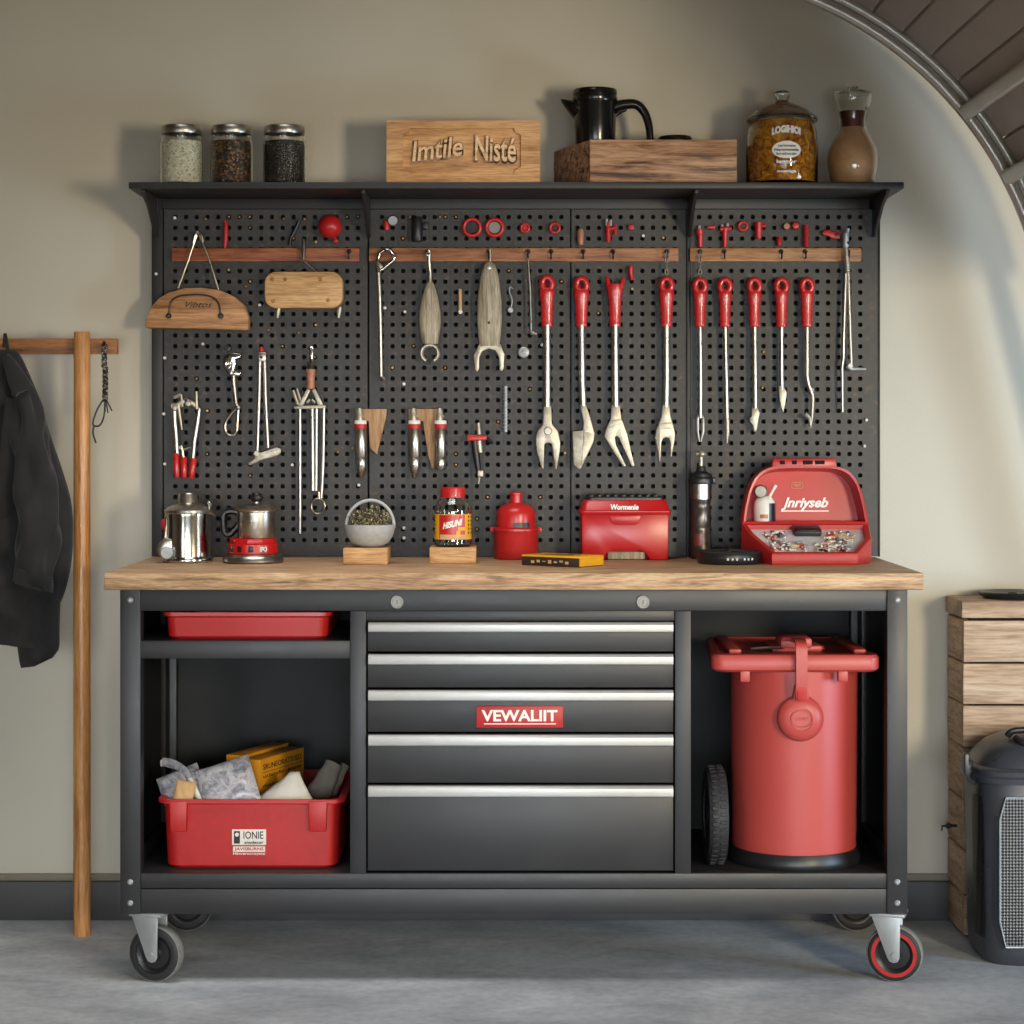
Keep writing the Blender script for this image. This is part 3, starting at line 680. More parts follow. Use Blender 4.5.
g = G(); P = spline([W(161, 763, .2), W(172, 764, .19), (W(183, 770, .17)), W(192, 785, .14), W(202, 806, .12)], 6); g.tube(P, [3.3 / 430] * 4 + [4.2 / 430] * (len(P) - 4), 10, flat=.5)
t = thing('bent_stick', 'bent white stick with silver spotted end poking out of the red bin', 'stick', W(195, 795, .14)); part(t, 'shaft', g, M['offwhite'])
g = G(); P2 = spline([W(163, 762, .199), W(172, 763.5, .189), (W(183, 769.5, .169)), W(190, 780, .147)], 6); g.tube(P2, 4.4 / 430, 10, flat=.55); part(t, 'wrap', g, M['packet'])

# ---------------------------------------------------------------- red trash can
tx = X(794, .2); ty = .2; R = .1455
t = thing('trash_can', 'tall red trash can with square lid and round black base in the right cubby', 'trash can', (tx, ty, zS))
g = G(); g.lathe([(0, zS), (.15, zS), (.1535, zS + .006), (.1535, zS + .014), (.150, zS + .026), (.1465, zS + .034), (0, zS + .034)], (tx, ty, 0), seg=64); part(t, 'base_ring', g, M['black'], 'black base ring')
zl = .693
g = G(); g.lathe([(0, zS + .03), (R - .004, zS + .03), (R - .003, zS + .06), (R, zl - .01), (R, zl), (0, zl)], (tx, ty, 0), seg=72); part(t, 'can', g, M['redbin'])
lx0, lx1, ly0, ly1 = X(711.5, .03), X(882, .03), .032, .46
g = G()
R0 = lambda i, z, r=.03: [(a, b, z) for a, b in rpoly(lx0 + i, lx1 - i, ly0 + i, ly1 - i, r, 6)]
def tap(P):
    return [(xm_ + (p[0] - xm_) * (1 - .15 * (p[1] - ly0) / (ly1 - ly0)), p[1], p[2]) for p in P]
xm_ = (lx0 + lx1) / 2
g.loft([tap(R0(*q)) for q in ((.008, zl), (.001, zl + .006), (0, zl + .012), (0, zl + .032), (.004, zl + .038), (.018, zl + .040), (.022, zl + .0365))])
lid = part(t, 'lid', g, M['redbin'])
zt_ = zl + .0365
for px in (734, 858):
    g = G(); xa = X(px, .12); g.box(xa - .014, xa + .014, ly0 + .06, ly1 - .04, zt_ - .002, zt_ + .010, .004); part(lid, 'ridge', g, M['redbin'])
g = G(); g.box(X(768, .2), X(818, .2), .13, .26, zt_ - .001, zt_ + .014, .005); g.box(X(775, .2), X(806, .2), .10, .20, zt_ + .010, zt_ + .034, .006); g.lathe([(0, zt_), (.05, zt_), (.046, zt_ + .008), (0, zt_ + .009)], (X(803, .2), .2, 0), seg=28); part(lid, 'latch_plate', g, M['redbin'])
g = G(); g.tube([(X(750, .15), .13, zt_ + .006), (X(765, .15), .128, zt_ + .009), (X(782, .15), .126, zt_ + .010)], .004, 8); g.tube([(X(752, .15), .145, zt_ + .006), (X(782, .15), .14, zt_ + .012)], .003, 8); part(lid, 'spring_clip', g, M['steel'])
for px in (745, 843):
    g = G(); xa = X(px, .04); g.box(xa - .011, xa + .011, .038, .06, zl - .022, zl + .004, .003); part(lid, 'clip', g, M['redbin'])
g = G(); w = .0125; xs = X(801.5, .02)
pth = [(xs - .02, .10, zt_ + .030), (xs, .075, zt_ + .032), (xs, .03, zt_ + .028), (xs, .018, zt_ + .010), (xs, .018, zl - .03), (xs, .026, zl - .062)]
P = spline(pth, 6)
rg = []
for i, p in enumerate(P):
    q = P[min(i + 1, len(P) - 1)] - P[max(i - 1, 0)]; q.normalize(); n_ = Vector((1, 0, 0)).cross(q).normalized()
    rg.append([p + Vector((w, 0, 0)) - n_ * .004, p + Vector((w, 0, 0)) + n_ * .004, p - Vector((w, 0, 0)) + n_ * .004, p - Vector((w, 0, 0)) - n_ * .004])
g.loft(rg); st = part(t, 'strap', g, M['redbin'])
g = G(); g.prism(rpoly(xs - .010, xs + .010, Z(700, .03), Z(677, .03), .005), .014, .034, .002); part(st, 'buckle', g, M['redmatte'])
g = G(); zc = Z(719, .04); xc = X(800.5, .05); yb = ty - math.sqrt(R * R - (xc - tx) ** 2) + .004
g.lathe([(.052, 0), (.052, -.008), (.047, -.018), (.036, -.024), (.026, -.026), (.025, -.024), (0, -.024)], (xc, yb, zc), 'y', 40)
g.prism([(xc - .02, zc + .035), (xc + .02, zc + .035), (xc + .013, zc + .075), (xc - .013, zc + .075)], yb - .018, yb + .004, .004)
ds = part(t, 'seal_disc', g, M['redbin'])
g = G(); g.lathe([(.0255, -.0245), (.0255, -.0275), (.022, -.0275), (.022, -.0245), (.0255, -.0245)], (xc + .001, yb, zc + .001), 'y', 32, 0, 1, .8); g.text('LAUBY', (xc + .001, yb - .024, zc + .001), .03, .007, .0014); part(ds, 'emblem', g, M['redmatte'])

# ---------------------------------------------------------------- black wheel
Y0 = .145; wr = .111; wx = X(718.5, Y0 - .08); wz = zS + wr
t = thing('rubber_wheel', 'small black rubber wheel standing on edge left of the red trash can', 'wheel', (wx, Y0, zS))
g = G(); g.lathe([(.075, -.02), (.095, -.022), (.104, -.021), (wr - .003, -.015), (wr, -.007), (wr, .007), (wr - .003, .015), (.104, .021), (.095, .022), (.075, .02), (.075, -.02)], (wx, Y0, wz), 'x', 64)
for kk in range(40):
    a = 2 * math.pi * kk / 40
    for s in (-1, 1):
        q = Matrix.Translation((wx, Y0, wz)) @ Matrix.Rotation(a, 4, 'X')
        g.M = q; g.box(-.016 if s < 0 else .002, -.002 if s < 0 else .016, -.004 + s * .002, .004 + s * .002, wr - .004, wr + .0016, .001, 0, 1); g.M = None
part(t, 'tyre', g, M['rubber'])
g = G(); g.lathe([(0, -.018), (.02, -.022), (.03, -.012), (.06, -.010), (.076, -.016), (.076, .016), (.06, .010), (.03, .012), (.02, .022), (0, .018)], (wx, Y0, wz), 'x', 40); part(t, 'hub', g, M['black'])
# ================================================================ PEGBOARD
PB = .600
t = thing('pegboard', 'black perforated steel pegboard of four panels above the workbench', 'pegboard', (0.004, .62, .917))
zb, ztop = .9185, Z(197, PB)
def holes(cols, rows, x0, x1, z0, z1):
    g = G(); pxm = 1 / sc(PB); pitch = 10.77 * pxm; r = 2.2 * pxm
    Xs = [X(c, PB) for c in cols]; Zs = [Z(r_, PB) for r_ in rows]
    hp = pitch / 2
    vs, fs = [], []
    def quad(a, b, c, d):
        o = len(vs); vs.extend([(a, PB, c), (b, PB, c), (b, PB, d), (a, PB, d)]); fs.append((o, o + 1, o + 2, o + 3))
    L, Rr, T, B = min(Xs) - hp, max(Xs) + hp, max(Zs) + hp, min(Zs) - hp
    quad(x0, x1, T, z1); quad(x0, x1, z0, B); quad(x0, L, B, T); quad(Rr, x1, B, T)
    for xx in Xs:
        for zz in Zs:
            o = len(vs)
            vs.extend([(xx - hp, PB, zz - hp), (xx + hp, PB, zz - hp), (xx + hp, PB, zz + hp), (xx - hp, PB, zz + hp)])
            q = r * .52
            I = [(-r, -q), (-q, -r), (q, -r), (r, -q), (r, q), (q, r), (-q, r), (-r, q)]
            vs.extend([(xx + a, PB, zz + b) for a, b in I]); vs.extend([(xx + a, PB + .004, zz + b) for a, b in I])
            i = o + 4
            fs.extend([(o, o + 1, i + 2, i + 1), (o + 1, o + 2, i + 4, i + 3), (o + 2, o + 3, i + 6, i + 5), (o + 3, o, i, i + 7), (o, i + 1, i), (o + 1, i + 3, i + 2), (o + 2, i + 5, i + 4), (o + 3, i + 7, i + 6)])
            for k in range(8): fs.append((i + k, i + (k + 1) % 8, i + 8 + (k + 1) % 8, i + 8 + k))
    g.add(vs, fs); return g
rows = [217 + 10.77 * i for i in range(31)]
PAN = [(164, 367.5, [175.2 + 10.75 * i for i in range(18)]), (369.5, 570, [382 + 10.55 * i for i in range(18)]), (571.5, 686, [577.5 + 10.8 * i for i in range(10)]), (690.5, 870 + 8, [699 + 10.75 * i for i in range(16)])]
for a, b, cols in PAN:
    zt = Z(209.5, PB); x0, x1 = X(a, PB), X(b, PB)
    g = holes(cols, rows, x0, x1, zb, zt)
    for e in (x0, x1): g.box(e - .0004, e + .0004, PB, PB + .012, zb, zt)
    part(t, 'perforated_panel', g, M['peg'])
g = G(); g.box(X(153, PB), X(878.5, PB), PB + .016, PB + .03, zb, ztop); part(t, 'hole_shade_sheet', g, M['void'])  # dark sheet behind the holes, coloured as the shade inside them
g = G(); g.box(X(152, PB), X(163, PB), PB - .006, WY - .014, zb, ztop, .002); part(t, 'side_post', g, M['shelf'])
g = G(); g.box(X(878.3, PB), X(880, PB), PB - .003, WY - .014, zb, ztop, .0005); part(t, 'side_post', g, M['shelf'])
g = G(); g.box(X(686.3, PB), X(690, PB), PB - .005, PB + .012, zb, ztop, .0015); part(t, 'mullion', g, M['shelf'])
pegs = [(203, 344, 1), (156.5, 334 - 60, 0), (165, 334 + 24, 1), (164, 437 - 23, 1), (165, 464, 1), (292.5, 465, 1), (229, 270, 2), (316, 325, 2), (260, 305, 1), (385, 308, 0), (405, 312, 0), (542, 345, 1), (533, 333, 1), (866, 420, 0), (864, 446, 1), (643, 236, 0), (663, 238, 2), (404, 384, 0), (565, 453, 2), (175, 218, 0), (316, 242, 2), (632, 289, 2), (359, 485, 0), (404, 528, 1), (404, 538, 1), (299, 333, 3), (246, 286, 3), (284, 219, 3), (206, 219, 3), (250, 217, 3), (305, 219, 3), (269, 330, 3), (338, 452, 3), (352, 448, 3), (598, 313, 3), (410, 217, 3), (440, 217, 3), (763, 352, 3), (762, 388, 3)]
rp = random.Random(11)
for i in range(46):
    c_ = rp.choice(PAN[0][2][1:] if i < 26 else PAN[1][2]); r_ = rows[rp.randrange(0, 31 if i > 12 else 4)]
    if not 246 < r_ < 264: pegs.append((c_, r_, 3 if rp.random() < .7 else 2))
mm = [M['white'], M['offwhite'], M['card'], M['brass']]
for px, py, q in pegs:
    g = G(); s = .0042 if q < 2 else .0036
    g.lathe([(0, -.009), (s * .7, -.0085), (s, -.006), (s, -.003), (s * .6, 0), (s * .6, .008), (0, .008)], W(px, py, PB), 'y', 10); part(t, 'peg', g, mm[q])

# wooden rails with screw hooks
def hook(par, px, py, Y, big=1.0):
    g = G(); k = 1 / sc(Y); c = W(px, py, Y)
    g.lathe([(0, -.002), (.0055 * big, -.002), (.0065 * big, 0), (0, .001)], (c.x, c.y, c.z + .004), 'y', 12)
    g.tube(spline([(c.x, c.y, c.z + .004), (c.x, c.y - .012, c.z + .004), (c.x, c.y - .018, c.z - .004), (c.x, c.y - .015, c.z - .013), (c.x, c.y - .006, c.z - .014)], 4), .0022 * big, 8)
    part(par, 'hook', g, M['darkmetal'])
def rail(x0, x1, mat, label, hooks):
    Y = PB - .016
    t = thing('hanging_rail', label, 'rail', W((x0 + x1) / 2, 255, PB), 'wooden hanging rails on the pegboard')
    g = G(); g.box(X(x0, Y), X(x1, Y), Y, PB - .0005, Z(261.5, Y), Z(248, Y), .0015); part(t, 'rail', g, mat)
    for h in hooks: hook(t, h, 253, Y)
    return t
RL = rail(171.5, 359.5, M['railwood'], 'reddish brown wooden rail on the left pegboard panel over the hanging wooden blocks', (303.5, 349))
RM = rail(369, 678.5, M['railmid'], 'longest brown wooden rail, running across the two middle pegboard panels', (428, 489, 528, 551, 583, 613, 667))
RR = rail(690, 861.5, M['railoak'], 'tan wooden rail on the right pegboard panel over five thin red-handled tools', (700, 724, 781, 805, 848))

# ================================================================ WALL SHELF
t = thing('wall_shelf', 'black wall shelf with flared brackets over the pegboard', 'shelf', (0.004, .5, Z(182, .38)))
SY = .38; s1 = Z(182, SY); s0 = Z(188.6, SY)
xa, xb = X(128.5, SY), X(904, SY)
g = G(); g.box(xa, xb, SY, WY - .001, s0, s1, .002); part(t, 'board', g, M['shelf'])
g = G(); g.box(X(163, PB), X(868, PB), PB - .012, WY - .014, Z(209.3, PB), s0 - .0005, .001); part(t, 'back_rail', g, M['shelf'])
for px in (157.5, 369, 689, 873):
    xm = X(px, PB); g = G(); zbk = Z(238, PB)
    g.prism([(SY + .012, s0 - .0005), (SY + .012, s0 - .010), (.47, s0 - .032), (.545, s0 - .075), (PB - .022, zbk + .002), (PB - .014, zbk), (PB - .0125, s0 - .0005)], xm - .0045, xm + .0045, .001, 0, 'yz')
    part(t, 'bracket', g, M['shelf'])
for s, px0, px1 in ((-1, 134, 160), (1, 871, 898)):
    g = G(); Yp = .50
    xo = xa + .004 if s < 0 else xb - .004; xi_ = X(160, PB) if s < 0 else X(872, PB)
    pl = [(xo, s0 - .0005), (xi_, s0 - .0005), (xi_, s0 - .05), (xi_ - s * -.0, s0 - .036)]
    g.prism([(xo, s0 - .0005), (xi_, s0 - .0005), (xi_, s0 - .040)] if s < 0 else [(xo, s0 - .0005), (xi_, s0 - .040), (xi_, s0 - .0005)], PB - .03, PB - .022, .001); part(t, 'end_gusset', g, M['shelf'])
zs_ = s1

# ---------------------------------------------------------------- jars
JY = .48; jr = 21.5 / sc(JY)
def jar_loc(px): return Vector((X(px, JY), JY, zs_))
def make_jar(px, cont, label):
    o = jar_loc(px); t = thing('mason_jar', label, 'jar', o, 'mason jars on the shelf')
    h = Z(134, JY) - zs_
    g = G(); g.lathe([(0, 0), (jr * .9, 0), (jr, .006), (jr, h - .03), (jr * .96, h - .016), (jr * .86, h - .006), (jr * .86, h + .008), (jr * .82, h + .008), (jr * .82, h - .008), (jr * .92, h - .018), (jr - .003, h - .03), (jr - .003, .007), (jr * .86, .004), (0, .004)], o, seg=40); part(t, 'jar_glass', g, M['glass'])
    g = G(); g.lathe([(0, .0045), (jr * .86, .0045), (jr - .0032, .008), (jr - .0032, h - .031), (jr * .90, h - .02), (0, h - .017)], o, seg=40); ct = part(t, 'contents', g, cont)
    g = G(); g.lathe([(jr * .88, h - .002), (jr * .93, h - .002), (jr * .945, h), (jr * .945, h + .014), (jr * .90, h + .018), (jr * .7, h + .0185), (0, h + .0185), (0, h + .015), (jr * .88, h + .014), (jr * .88, h - .002)], o, seg=40); part(t, 'lid', g, M['steel'])
    return t, ct
j1, c1 = make_jar(181.5, M['salt'], 'glass jar of cream flakes with metal lid, leftmost on the shelf')
for px, mat, lb in ((231.5, 'spice', 'glass jar of brown spice with metal lid, between the cream jar and the black jar'), (284.5, 'pepper', 'glass jar of black peppercorns with metal lid, third jar beside the cream and brown ones')):
    j, mp = clone(j1, jar_loc(px), lb)
    d = mp[c1]; d.data = d.data.copy(); d.data.materials[0] = M[mat]

# ---------------------------------------------------------------- carved sign
SYg = .45; t = thing('carved_sign', 'carved light wood sign block with raised lettering on the shelf', 'sign', (X(463, SYg), SYg + .04, zs_))
x0, x1, z1 = X(386.5, SYg), X(540, SYg), Z(120.5, SYg); z0 = zs_
g = G()
ix0, ix1, iz0, iz1, ch = X(403, SYg), X(521, SYg), Z(174, SYg), Z(128, SYg), 7 / sc(SYg)
g.box(x0, x1, SYg + .007, SYg + .085, z0, z1, .001)
for b in ((x0, ix0, z0, z1), (ix1, x1, z0, z1), (ix0, ix1, z0, iz0), (ix0, ix1, iz1, z1)): g.box(b[0], b[1], SYg, SYg + .007, b[2], b[3], 0)
for cx, cz, s1_, s2_ in ((ix0, iz0, 1, 1), (ix1, iz0, -1, 1), (ix1, iz1, -1, -1), (ix0, iz1, 1, -1)):
    pl = [(cx, cz), (cx + s1_ * ch, cz), (cx + s1_ * ch * .8, cz + s2_ * ch * .6), (cx + s1_ * ch * .5, cz + s2_ * ch * .75), (cx, cz + s2_ * ch)]
    g.prism(pl, SYg, SYg + .007)
part(t, 'block', g, M['signwood'])
g = G(); q = SYg + .006
def bend(cx, cz, w, k):
    return lambda u, v, d: (cx + u, q + d, cz + v + k * u)
g.text('Imtile', None, 50 / sc(q), 20 / sc(q), .008, .12, .012, 0, bend(X(437.5, q), Z(149, q), 0, .12))
g.text('Nisté', None, 41 / sc(q), 25 / sc(q), .008, .05, .015, 0, bend(X(495.5, q), Z(149, q), 0, -.04))
part(t, 'lettering', g, M['palewood'], 'raised carved letters')
g = G()
g.text('Imtile', None, 53 / sc(q), 23 / sc(q), .0015, .12, .075, 0, bend(X(437, q), Z(149.6, q), 0, .12))
g.text('Nisté', None, 44 / sc(q), 28 / sc(q), .0015, .05, .075, 0, bend(X(495, q), Z(149.6, q), 0, -.04))
part(t, 'letter_shadow_outline', g, M['walnut'], 'dark outline standing in for the shadow around the letters')  # larger dark text behind the letters paints their shadow edges

# ---------------------------------------------------------------- walnut box, pitcher, disc
WYb = .41; z1 = Z(139.5, WYb)
t = thing('walnut_box', 'long dark grained walnut box under the black pitcher on the shelf', 'box', (X(663, WYb), WYb + .1, zs_))
g = G(); g.prism([(X(590, WYb), WYb), (X(737, WYb), WYb), (X(733, .6), .628), (X(554, .62), .628)], zs_, z1, .002, 0, 'xy'); part(t, 'box', g, M['walnut'])
PY = .525; c = Vector((X(595, PY), PY, z1)); k = 1 / sc(PY)
t = thing('pitcher', 'glossy black pitcher with spout and curved handle on the walnut box', 'pitcher', c)
zh = Z(102, PY) - z1; r = 21 * k
g = G(); g.lathe([(0, 0), (r * .93, 0), (r * .96, .005), (r, zh * .5), (r, zh), (r * .92, zh), (r * .9, .01), (0, .01)], c, seg=44); part(t, 'body', g, M['blackgloss'])
z2 = Z(90, PY) - z1; r2 = 22.5 * k
g = G(); g.lathe([(0, zh - .002), (r2 * .97, zh - .002), (r2, zh + .002), (r2, zh + (z2 - zh) * .35), (r2 * .955, zh + (z2 - zh) * .42), (r2 * .955, zh + (z2 - zh) * .5), (r2 * .99, zh + (z2 - zh) * .58), (r2 * .98, z2 - .003), (r2 * .94, z2), (r2 * .84, z2), (r2 * .82, z2 - .002), (0, z2 - .003)], c, seg=44); part(t, 'lid', g, M['blackgloss'])
g = G(); rg = []
for px, w, za, zb_ in ((586, 16, 100, 133), (578, 14, 100, 124), (571, 10, 100, 115.5), (565, 6, 99.5, 107.5), (561.2, 2.2, 99, 102)):
    a, b = Z(za, PY), Z(zb_, PY); ring = []
    for j in range(16):
        th = 2 * pi * j / 16; v = math.sin(th); u = math.cos(th)
        ring.append((X(px, PY) + 0, PY + u * w * k * (1 if v > 0 else .55 + .45 * (1 + v)), (a + b) / 2 + v * (a - b) / 2))
    rg.append(ring)
g.loft(rg); part(t, 'spout', g, M['blackgloss'])
g = G(); P = spline([W(614, 107, PY), W(624, 104.5, PY), W(636, 104.5, PY), W(644, 112, PY), W(648.5, 124, PY), W(650, 137, PY), W(650, 145, PY)], 6)
n = len(P); g.tube(P, [(5.6 - 2.4 * i / n) * k for i in range(n)], 12, flat=.9)
g.tube(spline([W(613, 118, PY), W(618, 113, PY), W(626, 109, PY)], 5), 2.2 * k, 10); part(t, 'handle', g, M['blackgloss'])
c = Vector((X(675, .50), .50, z1)); g = G(); rr = 17 / sc(.5)
g.lathe([(0, 0), (rr * .96, 0), (rr, .004), (rr, .014), (rr * .93, .019), (rr * .8, .0195), (0, .019)], c, seg=40)
solo('round_lid', g, M['blackgloss'], 'flat black round lid on the walnut box beside the pitcher', 'lid', c)

# ---------------------------------------------------------------- cookie jar
CYj = .48; k = 1 / sc(CYj); c = Vector((X(782, CYj), CYj, zs_))
t = thing('cookie_jar', 'wide glass jar of amber preserve with domed glass lid and white labels', 'jar', c)
def h(py): return Z(py, CYj) - zs_
r = 36 * k
prof = [(r * .93, 0), (r * .99, .008), (r * 1.0, h(150)), (r * .96, h(132)), (r * .90, h(126)), (r * .88, h(121))]
g = G(); g.lathe([(0, 0)] + prof + [(q - .003, z) for q, z in prof[::-1][:-1]] + [(r * .9, .006), (0, .006)], c, seg=56); part(t, 'jar_glass', g, M['glass'])
g = G(); g.lathe([(0, .0065), (r * .9, .0065), (r * .99 - .0034, .012), (r * 1.0 - .0034, h(150)), (r * .96 - .0034, h(132)), (r * .90 - .0032, h(125.5)), (r * .88 - .0034, h(122)), (0, h(122))], c, seg=56); part(t, 'preserve', g, M['amber'])
g = G(); g.lathe([(0, h(123)), (r * .95, h(123)), (r * .99, h(121)), (r * .97, h(118)), (r * .9, h(116)), (r * .72, h(111)), (r * .5, h(106.5)), (r * .3, h(104)), (r * .2, h(103.5)), (r * .17, h(100)), (r * .22, h(96)), (r * .215, h(92.5)), (r * .15, h(91)), (0, h(91)), (0, h(94)), (r * .15, h(94)), (r * .12, h(101)), (r * .2, h(105)), (r * .5, h(108.5)), (r * .72, h(113)), (r * .9, h(118)), (r * .93, h(121.5)), (0, h(122.4))], c, seg=48); part(t, 'lid', g, glass('smoky_glass', (.90, .92, .88), .03))
def cyl(cx, cy, R, z0): return lambda u, v, d: (cx + (R - d) * math.sin(u / R), cy - (R - d) * math.cos(u / R), z0 + v)
g = G(); f = cyl(c.x, c.y, r * .985, Z(134, CYj))
f2 = lambda u, v, d: f(u, v - 4.5 * u * u, d + .001)
g.text('LOGIHIOI', None, 29 * k, 7.5 * k, .0015, 0, .06, 0, f2)
fo = cyl(c.x, c.y, r * 1.0 + .0012, Z(154.5, CYj)); N = 40
ov = [(math.cos(2 * pi * i / N) * 14.5 * k, math.sin(2 * pi * i / N) * 8.5 * k) for i in range(N)]
g.add([fo(a, b, -.0008) for a, b in ov] + [fo(0, 0, -.0008)], [(i, (i + 1) % N, N) for i in range(N)], 0)
for i, (s, wd) in enumerate((('cerionane', 17), ('Naranestela', 24), ('brelonir', 20))):
    fl = cyl(c.x, c.y, r * 1.0 + .0018, Z(150.5 + 4 * i, CYj)); g.text(s, None, wd * k, 2.6 * k, .0012, 0, .01, 1, fl)
for s, wd, py in (('leonar', 20, 166), ('oueniga', 19, 176)):
    fl = cyl(c.x, c.y, r * 1.0 + .001, Z(py, CYj)); g.text(s, None, wd * k, 3.4 * k, .0012, 0, .03, 0, fl)
part(t, 'label', g, [M['white'], M['ink']], 'white printed letters and oval label')

# ---------------------------------------------------------------- carafe
k = 1 / sc(CYj); c = Vector((X(853, CYj), CYj, zs_))
t = thing('carafe', 'hourglass glass carafe of tan brew with a wine coloured band at its neck', 'carafe', c)
P = [(20, 186), (22.5, 180), (25, 170), (25.8, 160), (24.5, 150), (20.5, 141), (15.5, 134), (13, 128), (12.8, 121), (15, 112), (17.5, 103), (19, 97), (18.5, 93)]
pr = [(a * k, max(0, h(b))) for a, b in P]
g = G(); g.lathe([(0, 0)] + pr + [(a - .0025, b) for a, b in pr[::-1][:-1]] + [(pr[0][0] - .002, .004), (0, .004)], c, seg=48); part(t, 'glass_wall', g, M['glass'])
inn = [(a - .0028, max(.005, b)) for a, b in pr]
g = G(); g.lathe([(0, .005)] + inn[:8] + [(0, inn[7][1])], c, seg=48); part(t, 'brew', g, M['latte'])
g = G(); g.lathe([(0, inn[7][1] + .0004), (inn[7][0], inn[7][1] + .0004)] + inn[8:10] + [(0, inn[9][1])], c, seg=48); part(t, 'wine_band', g, M['wine'])
g = G(); g.lathe([(0, h(94)), (18 * k, h(94)), (18.4 * k, h(92.5)), (14 * k, h(91)), (5 * k, h(90.2)), (4.6 * k, h(89)), (5.6 * k, h(87.5)), (5 * k, h(86)), (0, h(86))], c, seg=36); part(t, 'stopper', g, glass('carafe_stopper_glass', (.82, .84, .8), .05))
g = G(); g.ball(W(867, 108, CYj - .01), .005, 12); g.tube(spline([W(867, 108, CYj - .01), W(866, 116, CYj - .01), W(864, 122, CYj - .01)], 4), .0022, 8); part(t, 'side_clip', g, M['wine'])
# ================================================================ TOOLS ON THE PEGBOARD
TY = .570                                     # plane of hanging tools (board face at .600)
kT = 1 / sc(TY)
def boardpeg(t, px, py, Y=TY, ln=None, r=.0022):
    c = W(px, py, Y); g = G(); g.tube([(c.x, Y - .008, c.z), (c.x, PB + .006, c.z)], r, 8); g.ball((c.x, Y - .008, c.z), r * 1.6, 10)
    return part(t, 'hanging_pin', g, M['darkmetal'])
# --- half-moon block
t = thing('half_moon_block', 'half moon wooden block with wire sling, left end of the pegboard', 'block', W(198, 256, .57))
O = cr(140, 200, 240, [(20, 545), (24, 510), (42, 462), (78, 420), (120, 394), (190, 375), (260, 373), (340, 384), (400, 410), (446, 450), (462, 500), (462, 556)])
O = [(px + 0, py) for px, py in O]
YH = .544; g = G(); g.plate(O, YH, .046, .005); part(t, 'block', g, M['moonblock'])
g = G(); k = 1 / sc(YH)
P = spline([W(*cr(140, 200, 240, [q])[0], YH - .002) for q in ((125, 492), (130, 440), (160, 412), (230, 403), (300, 410), (335, 440), (343, 490))], 6); g.tube(P, .0022, 8)
part(t, 'bail', g, M['darkmetal'])
for q in ((123, 494), (345, 494)):
    g = G(); g.lathe([(0, -.010), (.005, -.009), (.007, -.004), (.007, .002), (0, .002)], W(*cr(140, 200, 240, [q])[0], YH), 'y', 14); part(t, 'screw', g, M['darkmetal'])
g = G(); c = W(199, 304.5, YH); g.text('Vibtos', c, 27 * k, 6 * k, .0012, .5, .0, 0); part(t, 'engraving', g, M['ink'])
g = G()
for q in (((242, 150), (205, 260), (163, 376)), ((252, 150), (290, 240), (335, 384))):
    g.tube([W(*cr(140, 200, 240, [p])[0], YY) for p, YY in zip(q, (.562, .562, .566))], .0026, 8)
g.tube(spline([W(*cr(140, 200, 240, [p])[0], .562) for p in ((228, 185), (236, 150), (247, 138), (262, 152), (268, 180))], 5), .0032, 8)
c = W(*cr(140, 200, 240, [(247, 140)])[0], .56); g.tube([(c.x, .555, c.z), (c.x, PB + .006, c.z)], .003, 8); part(t, 'sling', g, M['steel'])
# --- rounded block
t = thing('rounded_block', 'rounded tan wooden block hanging by a wire from the reddish rail', 'block', W(303, 271, .57))
g = G(); Yb = .552; x0, z0 = X(264.5, Yb), Z(308, Yb); x1, z1 = X(342.5, Yb), Z(271.5, Yb)
g.prism(rpoly(x0, x1, z0, z1, .028, 6), Yb, Yb + .042, .004); part(t, 'block', g, M['tanblock'])
for px, py in ((272, 279), (273, 301), (320, 279), (328, 300), (285, 279)):
    g = G(); g.lathe([(0, -.002), (.004, -.002), (.005, 0), (0, .001)], W(px, py, Yb), 'y', 10); part(t, 'screw', g, M['brass'])
g = G(); g.tube([W(290, 272.5, .566), W(303.5, 260.5, .562), W(317, 272.5, .566)], .0022, 8); g.tubepx([(303.5, 239, .57), (303.5, 250, .565), (303.5, 260, .562)], .565, [1.3, 2.2, 1.5], 10); part(t, 'wire_hanger', g, M['steel'])
for px, py in ((278, 313), (339, 312)):
    g = G(); g.tubepx([(px + 1, 307), (px, 312), (px - .5, 318)], Yb + .015, [2.2, 2.4, 1.4], 10); part(t, 'metal_clip', g, M['cast'])

# --- small items along the top row
def sm(name, label, cat, px, py, parts, group=None, Y=.588):
    t = thing(name, label, cat, W(px, py, PB), group)
    for nm, g, mt in parts: part(t, nm, g, mt)
    return t
def stub(g, px, py, r=.003): c = W(px, py, PB); g.tube([(c.x, .585, c.z), (c.x, PB + .008, c.z)], r, 8); return g
g = G(); g.tubepx([(225.8, 221), (225.8, 226), (225.5, 240), (224.8, 248)], .590, [1.2, 2.4, 2.6, 1.6], 12); stub(g, 226, 222)
sm('red_stick', 'slim red rod standing upright above the reddish rail on the left panel', 'rod', 225, 235, [('shaft', g, M['redmatte'])])
g = G(); g.tubepx([(300, 219), (295, 230), (290, 240)], .590, [1.6, 2.2, 1.8], 10); g.tubepx([(290, 239), (290, 245)], .590, 2.1, 10); stub(g, 299, 221)
sm('black_punch', 'small black punch tilted beside the red ball on the left panel', 'punch', 296, 228, [('shaft', g, M['black'])])
c = W(330, 226.5, .575); g = G(); g.lathe([(0, -.030), (.008, -.029), (.018, -.024), (.026, -.014), (.0295, -.002), (.0295, .006), (.024, .014), (.012, .018), (.008, .032), (0, .032)], c, 'y', 32)
g2 = G(); g2.lathe([(0, -.012), (.005, -.01), (.006, -.004), (.004, .02), (0, .022)], W(336, 241, .582), 'y', 12); g2.tubepx([(334, 236), (336, 241)], .578, 1.4, 8)
